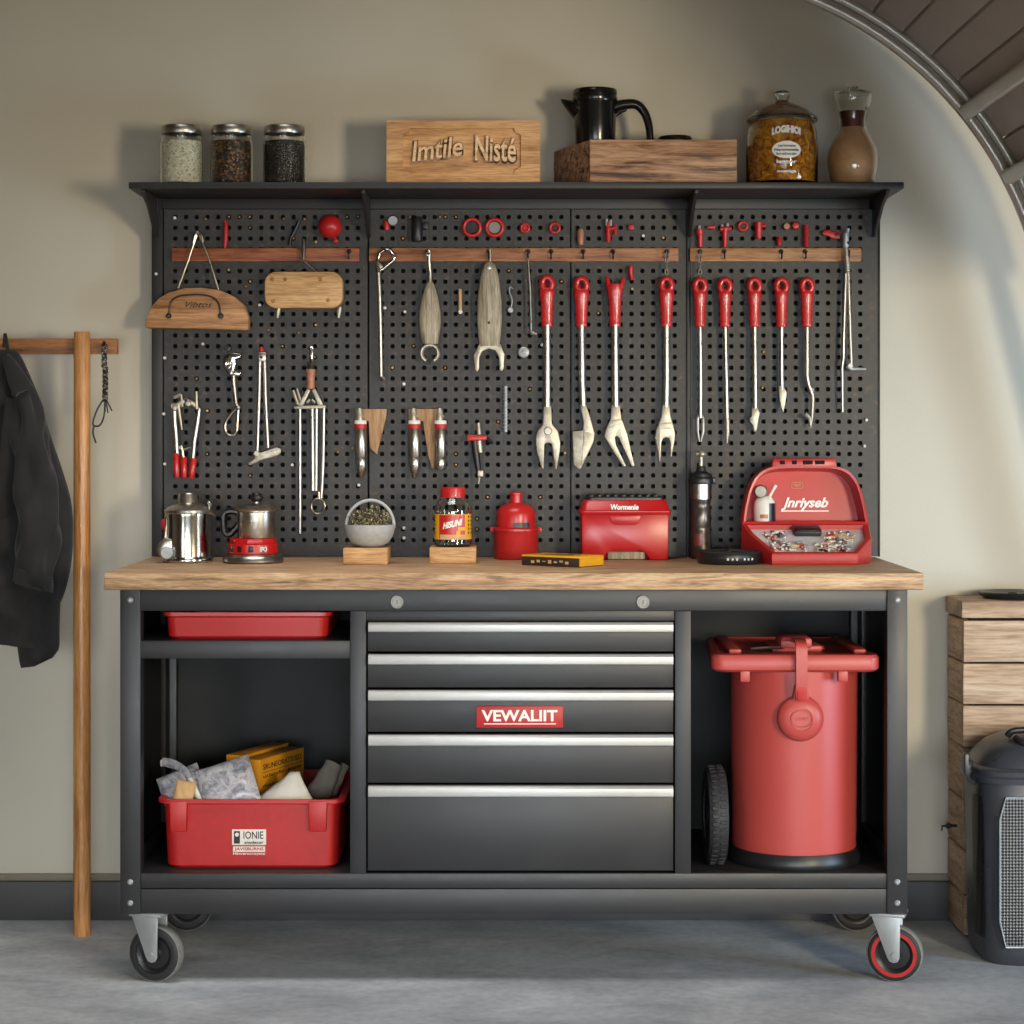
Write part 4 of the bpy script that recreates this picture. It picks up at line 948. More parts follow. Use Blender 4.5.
sm('red_ball', 'bright red ball knob on the pegboard near the shelf, left panel', 'knob', 330, 226, [('ball', g, M['red']), ('pin', g2, M['red'])])
g = G(); g.lathe([(0, -.012), (.011, -.012), (.0125, -.009), (.0125, -.003), (.009, 0), (.004, .012), (0, .012)], W(393, 221, .590), 'y', 24)
g2 = G(); g2.tubepx([(386, 221), (386.5, 226), (387, 230)], .590, [2.6, 3.4, 2.8], 12); g2.tubepx([(386, 224), (393, 221)], .593, 1.8, 8); stub(g2, 387, 226)
sm('dial_gauge', 'tiny white dial with red fitting beside the black cylinder', 'gauge', 390, 224, [('dial', g, M['zinc']), ('fitting', g2, M['red'])])
g = G(); g.tubepx([(417, 217), (417, 219), (417, 240), (417, 242)], .582, [4.2, 5.6, 5.6, 4.6], 16); g.box(X(423, .585), X(428, .585), .58, .59, Z(229, .585), Z(222, .585), .001); stub(g, 417, 228, .005)
sm('black_cylinder', 'short black cylinder on the pegboard between the dial and the red rings', 'cylinder', 417, 229, [('barrel', g, M['black'])])
def ring(px, py, ro, ri, label, mid=None, grp='red rings on the pegboard'):
    Y = .588; kk = 1 / sc(Y); R = (ro + ri) / 2 * kk; w = (ro - ri) / 2 * kk
    g = G(); c = W(px, py, Y); g.tube([(c.x + R * math.cos(a), Y, c.z + R * math.sin(a)) for a in [2 * pi * i / 32 for i in range(32)]], w, 12, True)
    pts = [('ring', g, M['red'])]
    g3 = G(); g3.lathe([(0, -.002), (ri * kk * .95, -.002), (ri * kk * 1.05, .002), (.003, .003), (.003, .018), (0, .018)], c, 'y', 20); pts.append(('centre_disc', g3, mid or M['darkmetal']))
    return sm('red_ring', label, 'ring', px, py, pts, grp)
ring(472, 227.5, 10.2, 6.2, 'large red ring with an open dark centre, left one of the large pair')
ring(494.5, 227.5, 10.2, 6.0, 'large red ring with a grey metal disc inside, right one of the large pair', M['lockmetal'])
ring(525, 228, 5.4, 2.4, 'small thick red ring with filled centre right of the large red rings', M['redmatte'])
ring(554.8, 228, 6.2, 3.0, 'small red ring with a grey centre at the right edge of the second panel')
g = G(); g.tubepx([(580.5, 229), (580.5, 232), (580.5, 241), (581, 245)], .588, [2.5, 3.6, 3.4, 2.4], 12); stub(g, 580, 233)
sm('cork_bung', 'dull red tapered bung left of the little red tap on the third panel', 'bung', 581, 237, [('plug', g, M['copper'])])
g = G(); g.tubepx([(608, 222), (608, 226), (608.3, 242)], .586, [2.4, 2.7, 2.6], 12); g.tubepx([(608, 229), (616, 228)], .584, 2.1, 10); g.tubepx([(615.5, 225), (615, 235)], .584, 1.5, 8); stub(g, 608, 230)
g2 = G(); g2.tubepx([(606.5, 219), (606.5, 226)], .584, 1.5, 8); g2.tubepx([(610.5, 220), (610.5, 226)], .584, 1.5, 8)
sm('red_tap', 'little red tap with a side spout above the V shaped fork tool', 'tap', 611, 230, [('body', g, M['red']), ('stud', g2, M['zinc'])])
g = G(); g.box(X(628.5, .588), X(634, .588), .585, .605, Z(230, .588), Z(224.5, .588), .0015); sm('red_cube', 'tiny red square plug on the third panel right of the red tap', 'plug', 631, 227, [('plug', g, M['redmatte'])])
g = G(); g.tubepx([(631, 266), (630.5, 270), (631, 274), (632, 280)], .586, [2.6, 2.9, 2.2, 2.6], 12); stub(g, 631, 271)
sm('red_bolt', 'small red bolt under the middle rail right of the V shaped fork tool', 'bolt', 631, 273, [('body', g, M['red'])])
# right panel pieces
def C(q): return cr(680, 200, 200, [q])[0]
g = G(); g.tubepx([C((100, 150)), C((100, 175)), C((103, 180)), C((104, 240))], .586, [3.8, 4, 2.8, 2.2], 12); g2 = G(); g2.tubepx([C((98, 132)), C((98, 155))], .586, 1.6, 8); stub(g, *C((100, 170)))
sm('red_valve', 'red stepped valve with steel tip above the left end of the tan rail', 'valve', *C((101, 190)), [('body', g, M['red']), ('tip', g2, M['zinc'])], 'small red fittings on the right panel')
g = G(); p0 = C((138, 148)); p1 = C((180, 132)); g.box(X(p0[0], .588), X(p1[0], .588), .584, .606, Z(p0[1], .588), Z(p1[1], .588), .0015)
sm('red_wedge', 'tiny flat red plug between the stepped valve and the red T bolt', 'plug', *C((159, 140)), [('plug', g, M['redmatte'])])
g = G(); g.tubepx([C((205, 150)), C((232, 146)), C((264, 148))], .585, [2.4, 2.8, 2.4], 10); g.tubepx([C((230, 145)), C((230, 165)), C((230, 240))], .586, [3.6, 2.9, 2.3], 12); g2 = G(); g2.tubepx([C((215, 125)), C((215, 140))], .585, 1.4, 8); g2.tubepx([C((242, 120)), C((242, 140))], .585, 1.6, 8); stub(g, *C((230, 170)))
sm('red_t_bolt', 'red T shaped bolt with two steel studs on the right panel', 'bolt', *C((232, 180)), [('body', g, M['red']), ('stud', g2, M['zinc'])], 'small red fittings on the right panel')
ring(*C((322, 134)), 5.6, 2.4, 'small red ring with dark centre on the right panel')
g = G(); g.tubepx([C((402, 115)), C((402, 130)), C((402, 185)), C((402, 198))], .584, [4.2, 4.0, 3.3, 2.6], 14); g.tubepx([C((405, 130)), C((437, 133))], .584, 2.2, 10); stub(g, *C((402, 150)))
sm('red_spigot', 'stubby red spigot with a side outlet on the right panel', 'spigot', *C((405, 155)), [('body', g, M['red'])], 'small red fittings on the right panel')
g = G(); g.tubepx([C((508, 190)), C((508, 196)), C((508, 234))], .587, [2.2, 2.8, 2.6], 12); stub(g, *C((508, 210)))
sm('red_thimble', 'small pinkish red thimble just above the tan rail', 'thimble', *C((508, 212)), [('body', g, M['redmatte'])])
g = G(); c = W(*C((590, 132)), .585); g.lathe([(0, -.012), (.008, -.010), (.0105, -.003), (.0105, .003), (.006, .010), (.006, .02), (0, .02)], c, 'y', 20); g2 = G(); c = W(*C((545, 136)), .587); g2.lathe([(.003, -.008), (.0075, -.008), (.0085, -.004), (.0085, .002), (.004, .016), (0, .016), (0, -.002), (.003, -.002)], c, 'y', 16); g2.tube([(c.x, .59, c.z), (c.x + .012, .59, c.z + .001)], .003, 8)
sm('red_double_knob', 'red round knob joined to a smaller brown bushing on the right panel', 'knob', *C((570, 134)), [('knob', g, M['red']), ('bushing', g2, M['copper'])])
g = G(); g.tubepx([C((645, 128)), C((645, 240))], .587, 2.4, 8)
for i in range(9): c = W(*C((645, 136 + 12 * i)), .587); g.lathe([(.0066, -.0012), (.0075, 0), (.0066, .0012), (.004, .002), (.004, -.002), (.0066, -.0012)], c, 'z', 12)
stub(g, *C((645, 150))); sm('red_screw_rod', 'red threaded rod standing upright above the tan rail', 'rod', *C((645, 185)), [('rod', g, M['redmatte'])])
g = G(); g.plate([C(q) for q in ((730, 158), (770, 150), (776, 160), (822, 160), (822, 200), (776, 198), (768, 188), (730, 178))], .582, .012, .002); stub(g, *C((760, 170)))
g2 = G(); p = C((805, 178)); c = W(*p, .582); g2.box(c.x - .005, c.x + .005, .579, .584, c.z - .004, c.z + .004, .001)
sm('red_clamp', 'red horizontal clamp at the right end of the top row', 'clamp', *C((775, 175)), [('jaw', g, M['red']), ('pad', g2, M['black'])])

# --- red handled tools
def handle(t, cx, yt, yb, w0=8.2, w1=5.4, openjaw=False):
    kk = kT; g = G(); rcy = yt + 10
    if not openjaw:
        R = 5.3 * kk; c = W(cx, rcy, TY)
        g.tube([(c.x + R * math.cos(a) * .93, TY, c.z + R * 1.15 * math.sin(a)) for a in [2 * pi * i / 28 for i in range(28)]], 3.3 * kk, 12, True, flat=1.1)
        prof = [(rcy + 4.4, w0 * .80), (rcy + 6, w0 * .93), (rcy + 9, w0 * .93), (rcy + 14, w0 * .86), (rcy + 20, w0 * .76), (yb - 14, w1 * 1.12), (yb - 3, w1 * 1.02), (yb - .8, w1 * 1.04), (yb, w1 * .9)]
    else:
        y0 = yt + 9; prof = [(y0 - 1, w0 * .95), (y0 + 3, w0 * 1.02), (y0 + 8, w0 * .92), (y0 + 14, w0 * .8), (yb - 14, w1 * 1.08), (yb - 3, w1 * 1.02), (yb - .8, w1 * 1.04), (yb, w1 * .9)]
        for s, tp in ((-1, (-8, 0)), (1, (8.5, 2))):
            g.tubepx([(cx + tp[0], yt + tp[1]), (cx + s * 7.6, yt + 4), (cx + s * 6.2, yt + 10), (cx + s * 4, yt + 14)], TY, [1.2, 2.2, 3.0, 3.4], 10)
    rg = []
    for py, w in prof:
        c = W(cx, py, TY); rg.append([(c.x + w * kk * math.cos(a), TY - w * kk * .62 * math.sin(a), c.z) for a in [2 * pi * j / 24 for j in range(24)]])
    g.loft(rg); h_ = part(t, 'handle', g, M['redgrip'], 'red rubber handle', ang=60)
    g = G(); c = W(cx, (yt + 26 + yb) / 2, TY); 
    for i in range(7):
        g.tube([(c.x - .0015, TY - w1 * kk * .66, c.z + .02 - i * .006), (c.x + .0015, TY - w1 * kk * .66, c.z + .017 - i * .006)], .0006, 5)
    part(h_, 'grip_mark', g, M['redmatte'])
def rtool(name, label, cx, yt, yb, shaft, heads, openjaw=False, chain=None, w0=8.2, w1=5.4, sr=3.4):
    t = thing(name, label, 'tool', W(cx, yt, TY), 'red-handled tools hanging on the pegboard')
    handle(t, cx, yt, yb, w0, w1, openjaw)
    g = G(); g.tubepx([(cx, yb - 2)] + shaft, TY, sr, 14); part(t, 'shaft', g, M['steel'])
    for nm, g in heads: part(t, nm, g, M['cast'])
    if chain:
        g = G(); a, b = chain; n = 5
        for i in range(n):
            p = W(cx, a + (b - a) * i / (n - 1), TY - .002); q = [(p.x + (.0035 * math.cos(u) if i % 2 else 0), p.y + (0 if i % 2 else .0035 * math.cos(u)), p.z + .0062 * math.sin(u) * (b - a) / 20) for u in [2 * pi * j / 14 for j in range(14)]]
            g.tube(q, .0016, 6, True)
        part(t, 'chain', g, M['lockmetal'])
    boardpeg(t, cx, yt + 7.5)
def Dp(L): return cr(520, 330, 180, L)
hd = []
g = G(); g.plate(Dp([(136, 430), (178, 430), (182, 535), (215, 575), (230, 640), (226, 690), (208, 795), (198, 790), (180, 650), (165, 642), (150, 643), (139, 652), (134, 792), (122, 785), (95, 690), (88, 620), (100, 575), (130, 540)]), TY - .008, .016, .0025)
g.lathe([(0, -.012), (.008, -.0115), (.010, -.009), (.010, -.006), (0, -.006)], W(*Dp([(158, 575)])[0], TY), 'y', 20); hd.append(('fork_head', g))
rtool('two_prong_fork_tool', 'red-handled tool with a rounded two-prong fork head, first in the row', 547, 274, 327, [(547, 407)], hd, sr=4)
g = G(); g.plate(Dp([(340, 425), (374, 415), (400, 500), (425, 590), (418, 640), (380, 720), (345, 792), (330, 790), (303, 768), (298, 578), (358, 572), (362, 530), (350, 470)]), TY - .008, .014, .0025); g2 = G(); g2.plate(Dp([(362, 575), (424, 595), (416, 640), (380, 715), (350, 770)]), TY - .011, .006, .002)
rtool('scraper_blade_tool', 'red-handled tool with a broad angled scraper blade', 581.5, 275, 327, [(582, 380), (583.2, 406)], [('blade', g), ('blade_bevel', g2)], sr=3.7)
g = G(); g.plate(Dp([(522, 425), (568, 425), (576, 500), (610, 590), (630, 680), (652, 772), (636, 780), (610, 720), (562, 612), (549, 604), (540, 612), (545, 650), (603, 772), (597, 780), (585, 777), (530, 690), (478, 606), (488, 570), (516, 505)]), TY - .008, .016, .0025)
g2 = G(); g2.plate(Dp([(522, 512), (577, 505), (582, 530), (505, 560)]), TY - .010, .006, .001)
rtool('splayed_fork_tool', 'red-handled tool with open jaw at its handle top and a slanting V fork head', 615, 276, 327, [(615.5, 407)], [('fork_head', g), ('collar', g2)], openjaw=True, sr=4)
g = G(); g.plate(Dp([(812, 425), (850, 425), (856, 490), (868, 530), (882, 585), (880, 625), (862, 725), (854, 715), (856, 640), (846, 618), (828, 612), (814, 618), (804, 640), (798, 762), (790, 725), (768, 610), (776, 570), (790, 530), (804, 490)]), TY - .008, .016, .0022)
g2 = G(); g2.plate(Dp([(792, 530), (866, 525), (868, 560), (788, 565)]), TY - .010, .006, .001)
rtool('narrow_fork_tool', 'red-handled tool with a narrow two-prong fork, hung by a chain from the middle rail', 666.5, 275, 327, [(666.5, 380), (666, 407)], [('fork_head', g), ('collar', g2)], chain=(254, 278), sr=3.6)
def E(L): return cr(680, 330, 200, L)
g = G()
for s in (-1, 1): g.tubepx(E([(104 + s * 6, 435), (104 + s * 14, 455), (104 + s * 14, 520), (103 + s * 4, 572)]), TY, [1.4, 1.6, 1.4, .6], 8)
rtool('slotted_tip_tool', 'thin red-handled tool with a slotted tip, hung by a chain from the tan rail', 700, 276, 327, [(700.5, 380), (700.3, 418)], [('tip', g)], chain=(254, 278), w0=7.2, w1=5, sr=2.3)
g = G(); g.tubepx(E([(240, 440), (242, 465), (243, 530), (240, 580)]), TY, [2, 2.8, 2.2, .7], 10)
rtool('pointed_probe_tool', 'thin red-handled tool with a plain pointed tip, second of the five on the right panel', 725, 276, 327, [(727, 418)], [('tip', g)], w0=7.2, w1=5, sr=2.5)
g = G(); g.plate(E([(368, 400), (400, 398), (408, 425), (400, 470), (394, 515), (380, 525), (374, 490), (360, 470), (354, 450), (366, 445)]), TY - .007, .014, .002); g.tubepx(E([(356, 455), (372, 460)]), TY - .004, 1.4, 8)
rtool('ratchet_tip_tool', 'thin red-handled tool with a knobbly ratchet tip, third of the five on the right panel', 754.5, 276, 327, [(755.3, 412)], [('ratchet', g)], w0=7.2, w1=5, sr=2.8)
g = G(); g.plate(E([(505, 285), (530, 285), (548, 320), (540, 370), (530, 425), (518, 405), (510, 360)]), TY - .006, .011, .002)
rtool('chisel_tip_tool', 'thin red-handled tool with a short chisel tip, fourth of the five on the right panel', 781.5, 276, 327, [(781.5, 372), (782, 390)], [('chisel', g)], w0=7.2, w1=5, sr=2.6)
g = G(); g.tubepx(E([(676, 300), (680, 360), (676, 440), (670, 500)]), TY, [2.2, 1.8, 1.6, .5], 10); g.tubepx(E([(640, 430), (662, 450), (668, 490)]), TY, [2.6, 2, 1], 8)
rtool('hooked_pick_tool', 'thin red-handled tool with a cranked shaft and hooked pick on the right panel', 807, 276, 327, [(807, 376), (808.5, 384), (812, 394)], [('pick', g)], w0=7.2, w1=5, sr=2.7)

# --- cranked rod, wooden spanners, thin rods
def B(L): return cr(360, 200, 160, L)
t = thing('box_end_crank', 'slender steel rod with a square wire loop at its top, left of the wooden-handled spanners', 'tool', W(379, 270, TY))
g = G(); L = B([(118, 460), (125, 620), (130, 800), (134, 1050), (134, 1130)]); g.tubepx(L, TY, [2.4, 2.6, 2.4, 2.2, 2.2], 12); g.tubepx([(381, 376), (384.5, 380)], TY, 2.2, 8); part(t, 'rod', g, M['steel'])
g = G(); g.tubepx(B([(118, 455), (108, 400), (125, 340), (165, 312), (195, 318), (222, 360), (215, 385), (150, 440)]), TY - .004, [2.8, 2, 1.6, 1.6, 1.8, 1.8, 1.7, 2.2], 10, True); part(t, 'loop', g, M['chrome'])
g = G(); g.plate(B([(95, 400), (112, 385), (155, 435), (128, 466), (105, 455)]), TY - .007, .012, .002); part(t, 'ferrule', g, M['cast'])
boardpeg(t, 385.5, 250.5)
t = thing('wooden_ring_spanner', 'grey wooden-handled spanner with a small ring jaw hung from the middle rail', 'spanner', W(429, 255, TY), 'wooden-handled spanners')
rg = []
for py, w in ((281, 2.2), (284, 3.8), (290, 6), (300, 8.6), (312, 10.6), (322, 10.9), (330, 10.2), (338, 9), (344, 8)):
    c = W(430, py, TY); rg.append([(c.x + w * kT * math.copysign(abs(math.cos(a)) ** .8, math.cos(a)), TY - min(w, 6) * kT * math.sin(a), c.z) for a in [2 * pi * j / 24 for j in range(24)]])
part(t, 'handle', G().loft(rg), M['greywood'], ang=60)
g = G(); c = W(430, 353.5, TY); R = 8.4 * kT
g.tube([(c.x + R * math.cos(a), TY, c.z + R * 1.0 * math.sin(a)) for a in [math.radians(-62 + (304 * i / 28)) for i in range(29)]], 2.3 * kT, 10, flat=1.6); part(t, 'ring_jaw', g, M['cast'])
g = G(); g.tubepx([(429, 250, TY - .006), (429, 262, TY - .003), (430, 272), (430, 283)], TY, [1.8, 2.2, 2.4, 3.2], 10); g.lathe([(0, -.006), (.006, -.005), (.006, .003), (0, .004)], W(428.5, 254, TY - .004), 'y', 12); part(t, 'shank', g, M['steel'])
boardpeg(t, 429, 254, TY - .006)
t = thing('wooden_open_spanner', 'long grey wooden-handled spanner with an open U jaw hung from the middle rail', 'spanner', W(489, 250, TY), 'wooden-handled spanners')
rg = []
for py, w in ((261.5, 2.4), (264, 5), (270, 7.6), (280, 9.9), (300, 12), (320, 12.4), (336, 11.4), (346, 10)):
    c = W(489.5, py, TY); rg.append([(c.x + w * kT * math.copysign(abs(math.cos(a)) ** .75, math.cos(a)), TY - min(w, 6.5) * kT * math.copysign(abs(math.sin(a)) ** .8, math.sin(a)), c.z) for a in [2 * pi * j / 28 for j in range(28)]])
part(t, 'handle', G().loft(rg), M['greywood'], ang=60)
Lj = cr(340, 330, 260, [(548, 55), (632, 55), (648, 95), (645, 150), (636, 165), (628, 155), (626, 110), (612, 82), (585, 74), (560, 84), (548, 108), (548, 150), (540, 168), (531, 155), (526, 100)])
g = G(); g.plate(Lj, TY - .008, .016, .0025); part(t, 'open_jaw', g, M['cast'])
g = G(); g.tubepx([(489.8, 249), (490, 256), (489.7, 264)], TY, [1.2, 1.4, 1.2], 8); g.lathe([(0, -.017), (.005, -.0165), (.005, -.013), (0, -.013)], W(489.5, 268, TY), 'y', 12); part(t, 'hanger', g, M['steel'])
g = G(); g.lathe([(0, -.0182), (.0035, -.018), (.0035, -.01), (0, -.01)], W(489, 323, TY), 'y', 10); part(t, 'rivet', g, M['darkmetal'])
g = G(); g.tubepx([(460, 289), (460, 290), (460.3, 312)], .588, [1.2, 1.8, 1.8], 10); g2 = G(); g2.lathe([(0, -.006), (.005, -.005), (.005, .002), (.003, .015), (0, .015)], W(460.5, 312, .588), 'y', 10)
sm('wooden_pin', 'short pale wooden pin between the two wooden-handled spanners', 'pin', 460, 300, [('pin', g, M['card']), ('foot', g2, M['offwhite'])])
g = G(); g.tube(spline([W(a, b, .588) for a, b in ((513, 289), (510, 287), (509.5, 292), (512, 300), (511, 308))], 5), .0018, 8); g.lathe([(0, -.004), (.006, -.004), (.008, 0), (.006, .004), (.003, .015), (0, .015)], W(510.5, 310, .588), 'y', 14)
sm('key_hook', 'tiny steel hook with a round foot right of the open U spanner', 'hook', 511, 299, [('hook', g, M['zinc'])])
t = thing('thin_wire_hook', 'long thin wire with a bent foot, left of the first red handle', 'wire', W(528, 252, TY)); g = G(); g.tubepx([(526.5, 252), (528, 262), (530, 290), (531, 330), (531, 334), (536.5, 334)], TY, 1.1, 8); part(t, 'wire', g, M['steel'])
g = G(); g.lathe([(0, -.008), (.004, -.007), (.006, -.004), (.0095, -.004), (.0135, -.002), (.0135, .002), (.003, .003), (.003, .02), (0, .02)], W(523.7, 352.3, .590), 'y', 24)
sm('washer', 'round steel washer on the pegboard between the U spanner and the first fork tool', 'washer', 523.7, 352.3, [('disc', g, M['zinc'])])

# --- twin rod at far right
t = thing('twin_rod_hook', 'slim steel twin rod with a side hook at the right edge of the pegboard', 'tool', W(847, 240, TY))
g = G(); g.tubepx([C((850, 165)), C((850, 170)), C((848, 235)), C((848, 245))], TY, [2.4, 3.2, 3.2, 2.4], 12); g.tubepx([C((860, 145)), C((855, 168))], TY, 1.8, 8); part(t, 'grip', g, M['zinc'])
g = G(); g.tubepx([C((850, 250)), C((856, 330)), C((858, 375))], TY, [2.2, 3, 2.6], 12)
for i in range(4): g.lathe([(.005, -.003), (.0085, 0), (.005, .003), (.003, 0), (.005, -.003)], W(*C((857, 332 + 12 * i)), TY), 'z', 12)
part(t, 'spring_joint', g, M['cast'])
g = G(); g.tubepx([C((848, 375)), (843.5, 340), (843.3, 358), (842, 368), (842.5, 412)], TY, [1.7, 1.9, 1.9, 1.6, 1.3], 10); g.tubepx([C((862, 375)), (850.5, 340), (851.5, 368)], TY, [1.6, 1.6, 1.6], 10); part(t, 'rod', g, M['steel'])
g = G(); g.tubepx([(847, 366), (851, 369), (866, 369)], TY, [2.2, 2.2, 1.3], 10); g.lathe([(0, -.008), (.006, -.008), (.006, .006), (0, .006)], W(850, 366, TY), 'y', 12); part(t, 'side_hook', g, M['zinc'])
boardpeg(t, 848, 243)

# --- left lower tools
def L_(L): return cr(145, 335, 200, L, 975)
t = thing('red_grip_pliers', 'steel pliers with three red dipped grips at the lower left of the pegboard', 'pliers', W(185, 435, TY))
g = G(); g.tubepx(L_([(143, 355), (145, 420), (152, 500), (156, 585)]), TY, [3.4, 2.8, 2.6, 2.4], 12); part(t, 'arm', g, M['steel'])
g = G(); g.tubepx(L_([(264, 360), (255, 430), (240, 520), (233, 610)]), TY, [2.2, 2.6, 2.6, 2.4], 12); part(t, 'arm', g, M['steel'])
g = G(); g.tubepx(L_([(130, 350), (160, 345), (200, 318), (240, 340), (262, 365)]), TY + .003, [3.8, 3.4, 2.6, 3, 2.2], 10); g.tubepx(L_([(250, 275), (252, 360)]), TY, [1.2, 1.8], 8); g.tubepx(L_([(162, 345), (172, 410), (180, 462)]), TY - .006, [2, 1.4, .9], 8)
g.tubepx(L_([(140, 305), (175, 290)]), TY, 1.8, 8); g.tubepx(L_([(176, 290), (182, 350)]), TY, 1.2, 8)
for q in ((150, 355), (212, 335)): g.lathe([(0, -.013), (.006, -.012), (.008, -.008), (.008, .004), (0, .005)], W(*L_([q])[0], TY), 'y', 14)
part(t, 'jaw', g, M['cast'])
for a, b in (((150, 575), (156, 697)), ((188, 595), (191, 697)), ((238, 600), (226, 700))):
    g = G(); g.tubepx(L_([a, (a[0] * .95 + b[0] * .05, a[1] * .95 + b[1] * .05), (a[0] * .1 + b[0] * .9, a[1] * .1 + b[1] * .9), b]), TY - (.002 if a[0] == 188 else 0), [2.8, 3.4, 3.2, 2.6], 12); part(t, 'grip', g, M['redgrip'], 'red dipped grip')
g = G(); g.tubepx(L_([(188, 610), (182, 560), (175, 540)]), TY + .004, 1.6, 8); g.tubepx(L_([(156, 545), (190, 560), (236, 545)]), TY + .004, 1.4, 8); part(t, 'link', g, M['steel'])
boardpeg(t, *L_([(200, 318)])[0])
t = thing('loop_end_wrench', 'small steel wrench ending in a wire loop, right of the red-grip pliers', 'wrench', W(232, 390, TY))
g = G(); g.plate(L_([(378, 115), (400, 92), (440, 88), (466, 94), (466, 112), (440, 118), (442, 180), (466, 178), (462, 200), (405, 196), (382, 155)]), TY - .008, .014, .002); g.lathe([(.003, -.010), (.007, -.010), (.008, -.007), (0, -.007), (0, -.009), (.003, -.010)], W(*L_([(405, 145)])[0], TY), 'y', 16); part(t, 'head', g, M['chrome'])
g = G(); g.tubepx(L_([(428, 120), (432, 230), (444, 330), (452, 352)]), TY, [2.4, 2.4, 2, 2], 12); g.ball(W(*L_([(455, 354)])[0], TY), 2.8 * kT, 12); part(t, 'shank', g, M['steel'])
g = G(); g.tube(spline([W(*L_([q])[0], TY) for q in ((452, 356), (415, 390), (392, 430), (395, 475), (420, 490), (445, 470), (450, 420))], 6, True), 1.5 * kT, 8, True); part(t, 'wire_loop', g, M['steel'])
g = G(); g.lathe([(0, -.012), (.007, -.011), (.008, -.004), (.004, 0), (.004, .04), (0, .04)], W(*L_([(407, 66)])[0], TY), 'y', 14); part(t, 'hanging_pin', g, M['darkmetal'])
t = thing('divider_compass', 'long steel divider with a red tip and a cross foot, on the left panel', 'divider', W(263, 350, TY))
g = G(); g.ball(W(*L_([(567, 72)])[0], TY), (2.2 * kT, 2.2 * kT, 3.4 * kT), 12); part(t, 'tip', g, M['red'], 'red tip')
g = G(); g.tubepx(L_([(560, 90), (556, 300), (547, 575)]), TY, [2, 2, 1.8], 10); g.tubepx(L_([(582, 90), (588, 320), (600, 548)]), TY, [2, 2, 1.8], 10); g.box(X(L_([(552, 0)])[0][0], TY), X(L_([(590, 0)])[0][0], TY), TY - .006, TY + .006, Z(L_([(0, 130)])[0][1], TY), Z(L_([(0, 84)])[0][1], TY), .002); part(t, 'leg_pair', g, M['steel'])
g = G(); g.plate(L_([(500, 628), (535, 600), (530, 572), (550, 565), (560, 575), (640, 548), (662, 556), (660, 578), (640, 590), (560, 612), (512, 637)]), TY - .007, .013, .002); g.lathe([(0, -.010), (.006, -.0095), (.007, -.006), (0, -.006)], W(*L_([(545, 577)])[0], TY), 'y', 14); g.lathe([(0, -.010), (.009, -.0095), (.010, -.006), (0, -.006)], W(*L_([(638, 568)])[0], TY), 'y', 14, sx=1, sy=.6); part(t, 'foot', g, M['cast'])
boardpeg(t, *L_([(570, 110)])[0])
t = thing('rod_gauge', 'multi-rod gauge with copper handle and four hanging steel rods, on the left panel', 'gauge', W(310, 350, TY))
g = G(); g.tubepx(L_([(810, 58), (810, 68), (812, 75), (812, 130), (806, 140), (806, 170)]), TY, [3.2, 3.2, 2.2, 2.2, 3.2, 3.8], 14); part(t, 'top_cap', g, M['chrome'])
g = G(); g.tubepx(L_([(808, 168), (808, 180), (808, 230), (808, 262)]), TY, [5.2, 4.8, 3.8, 4.2], 16); part(t, 'handle', g, M['copper'], 'copper coloured handle')
g = G()
g.plate(L_([(790, 262), (806, 268), (770, 345), (745, 345)]), TY - .006, .012, .0015); g.plate(L_([(812, 268), (830, 262), (868, 340), (845, 345)]), TY - .006, .012, .0015); g.plate(L_([(725, 346), (880, 342), (881, 358), (728, 362)]), TY - .008, .016, .002)
g.tubepx(L_([(740, 262), (760, 330)]), TY, [1.2, 1.8], 8); g.tubepx(L_([(722, 270), (745, 340)]), TY, [1.6, 1.8], 8); g.tubepx(L_([(790, 330), (808, 310), (828, 330)]), TY, 1.6, 8); part(t, 'yoke', g, M['cast'])
for pts in ([(755, 358), (756, 968)], [(815, 358), (818, 758)], [(836, 358), (834, 758)], [(872, 352), (868, 640), (860, 795)]):
    g = G(); g.tubepx(L_(pts), TY, 1.9, 10); part(t, 'rod', g, M['steel'])
g = G(); c = W(*L_([(843, 835)])[0], TY); g.tube([(c.x + 6.8 * kT * math.cos(a), TY, c.z + 7.6 * kT * math.sin(a)) for a in [2 * pi * i / 28 for i in range(28)]], 1.2 * kT, 8, True); g.tubepx(L_([(846, 765), (850, 800)]), TY, 1.4, 8); part(t, 'ring', g, M['steel'])
boardpeg(t, *L_([(810, 310)])[0])

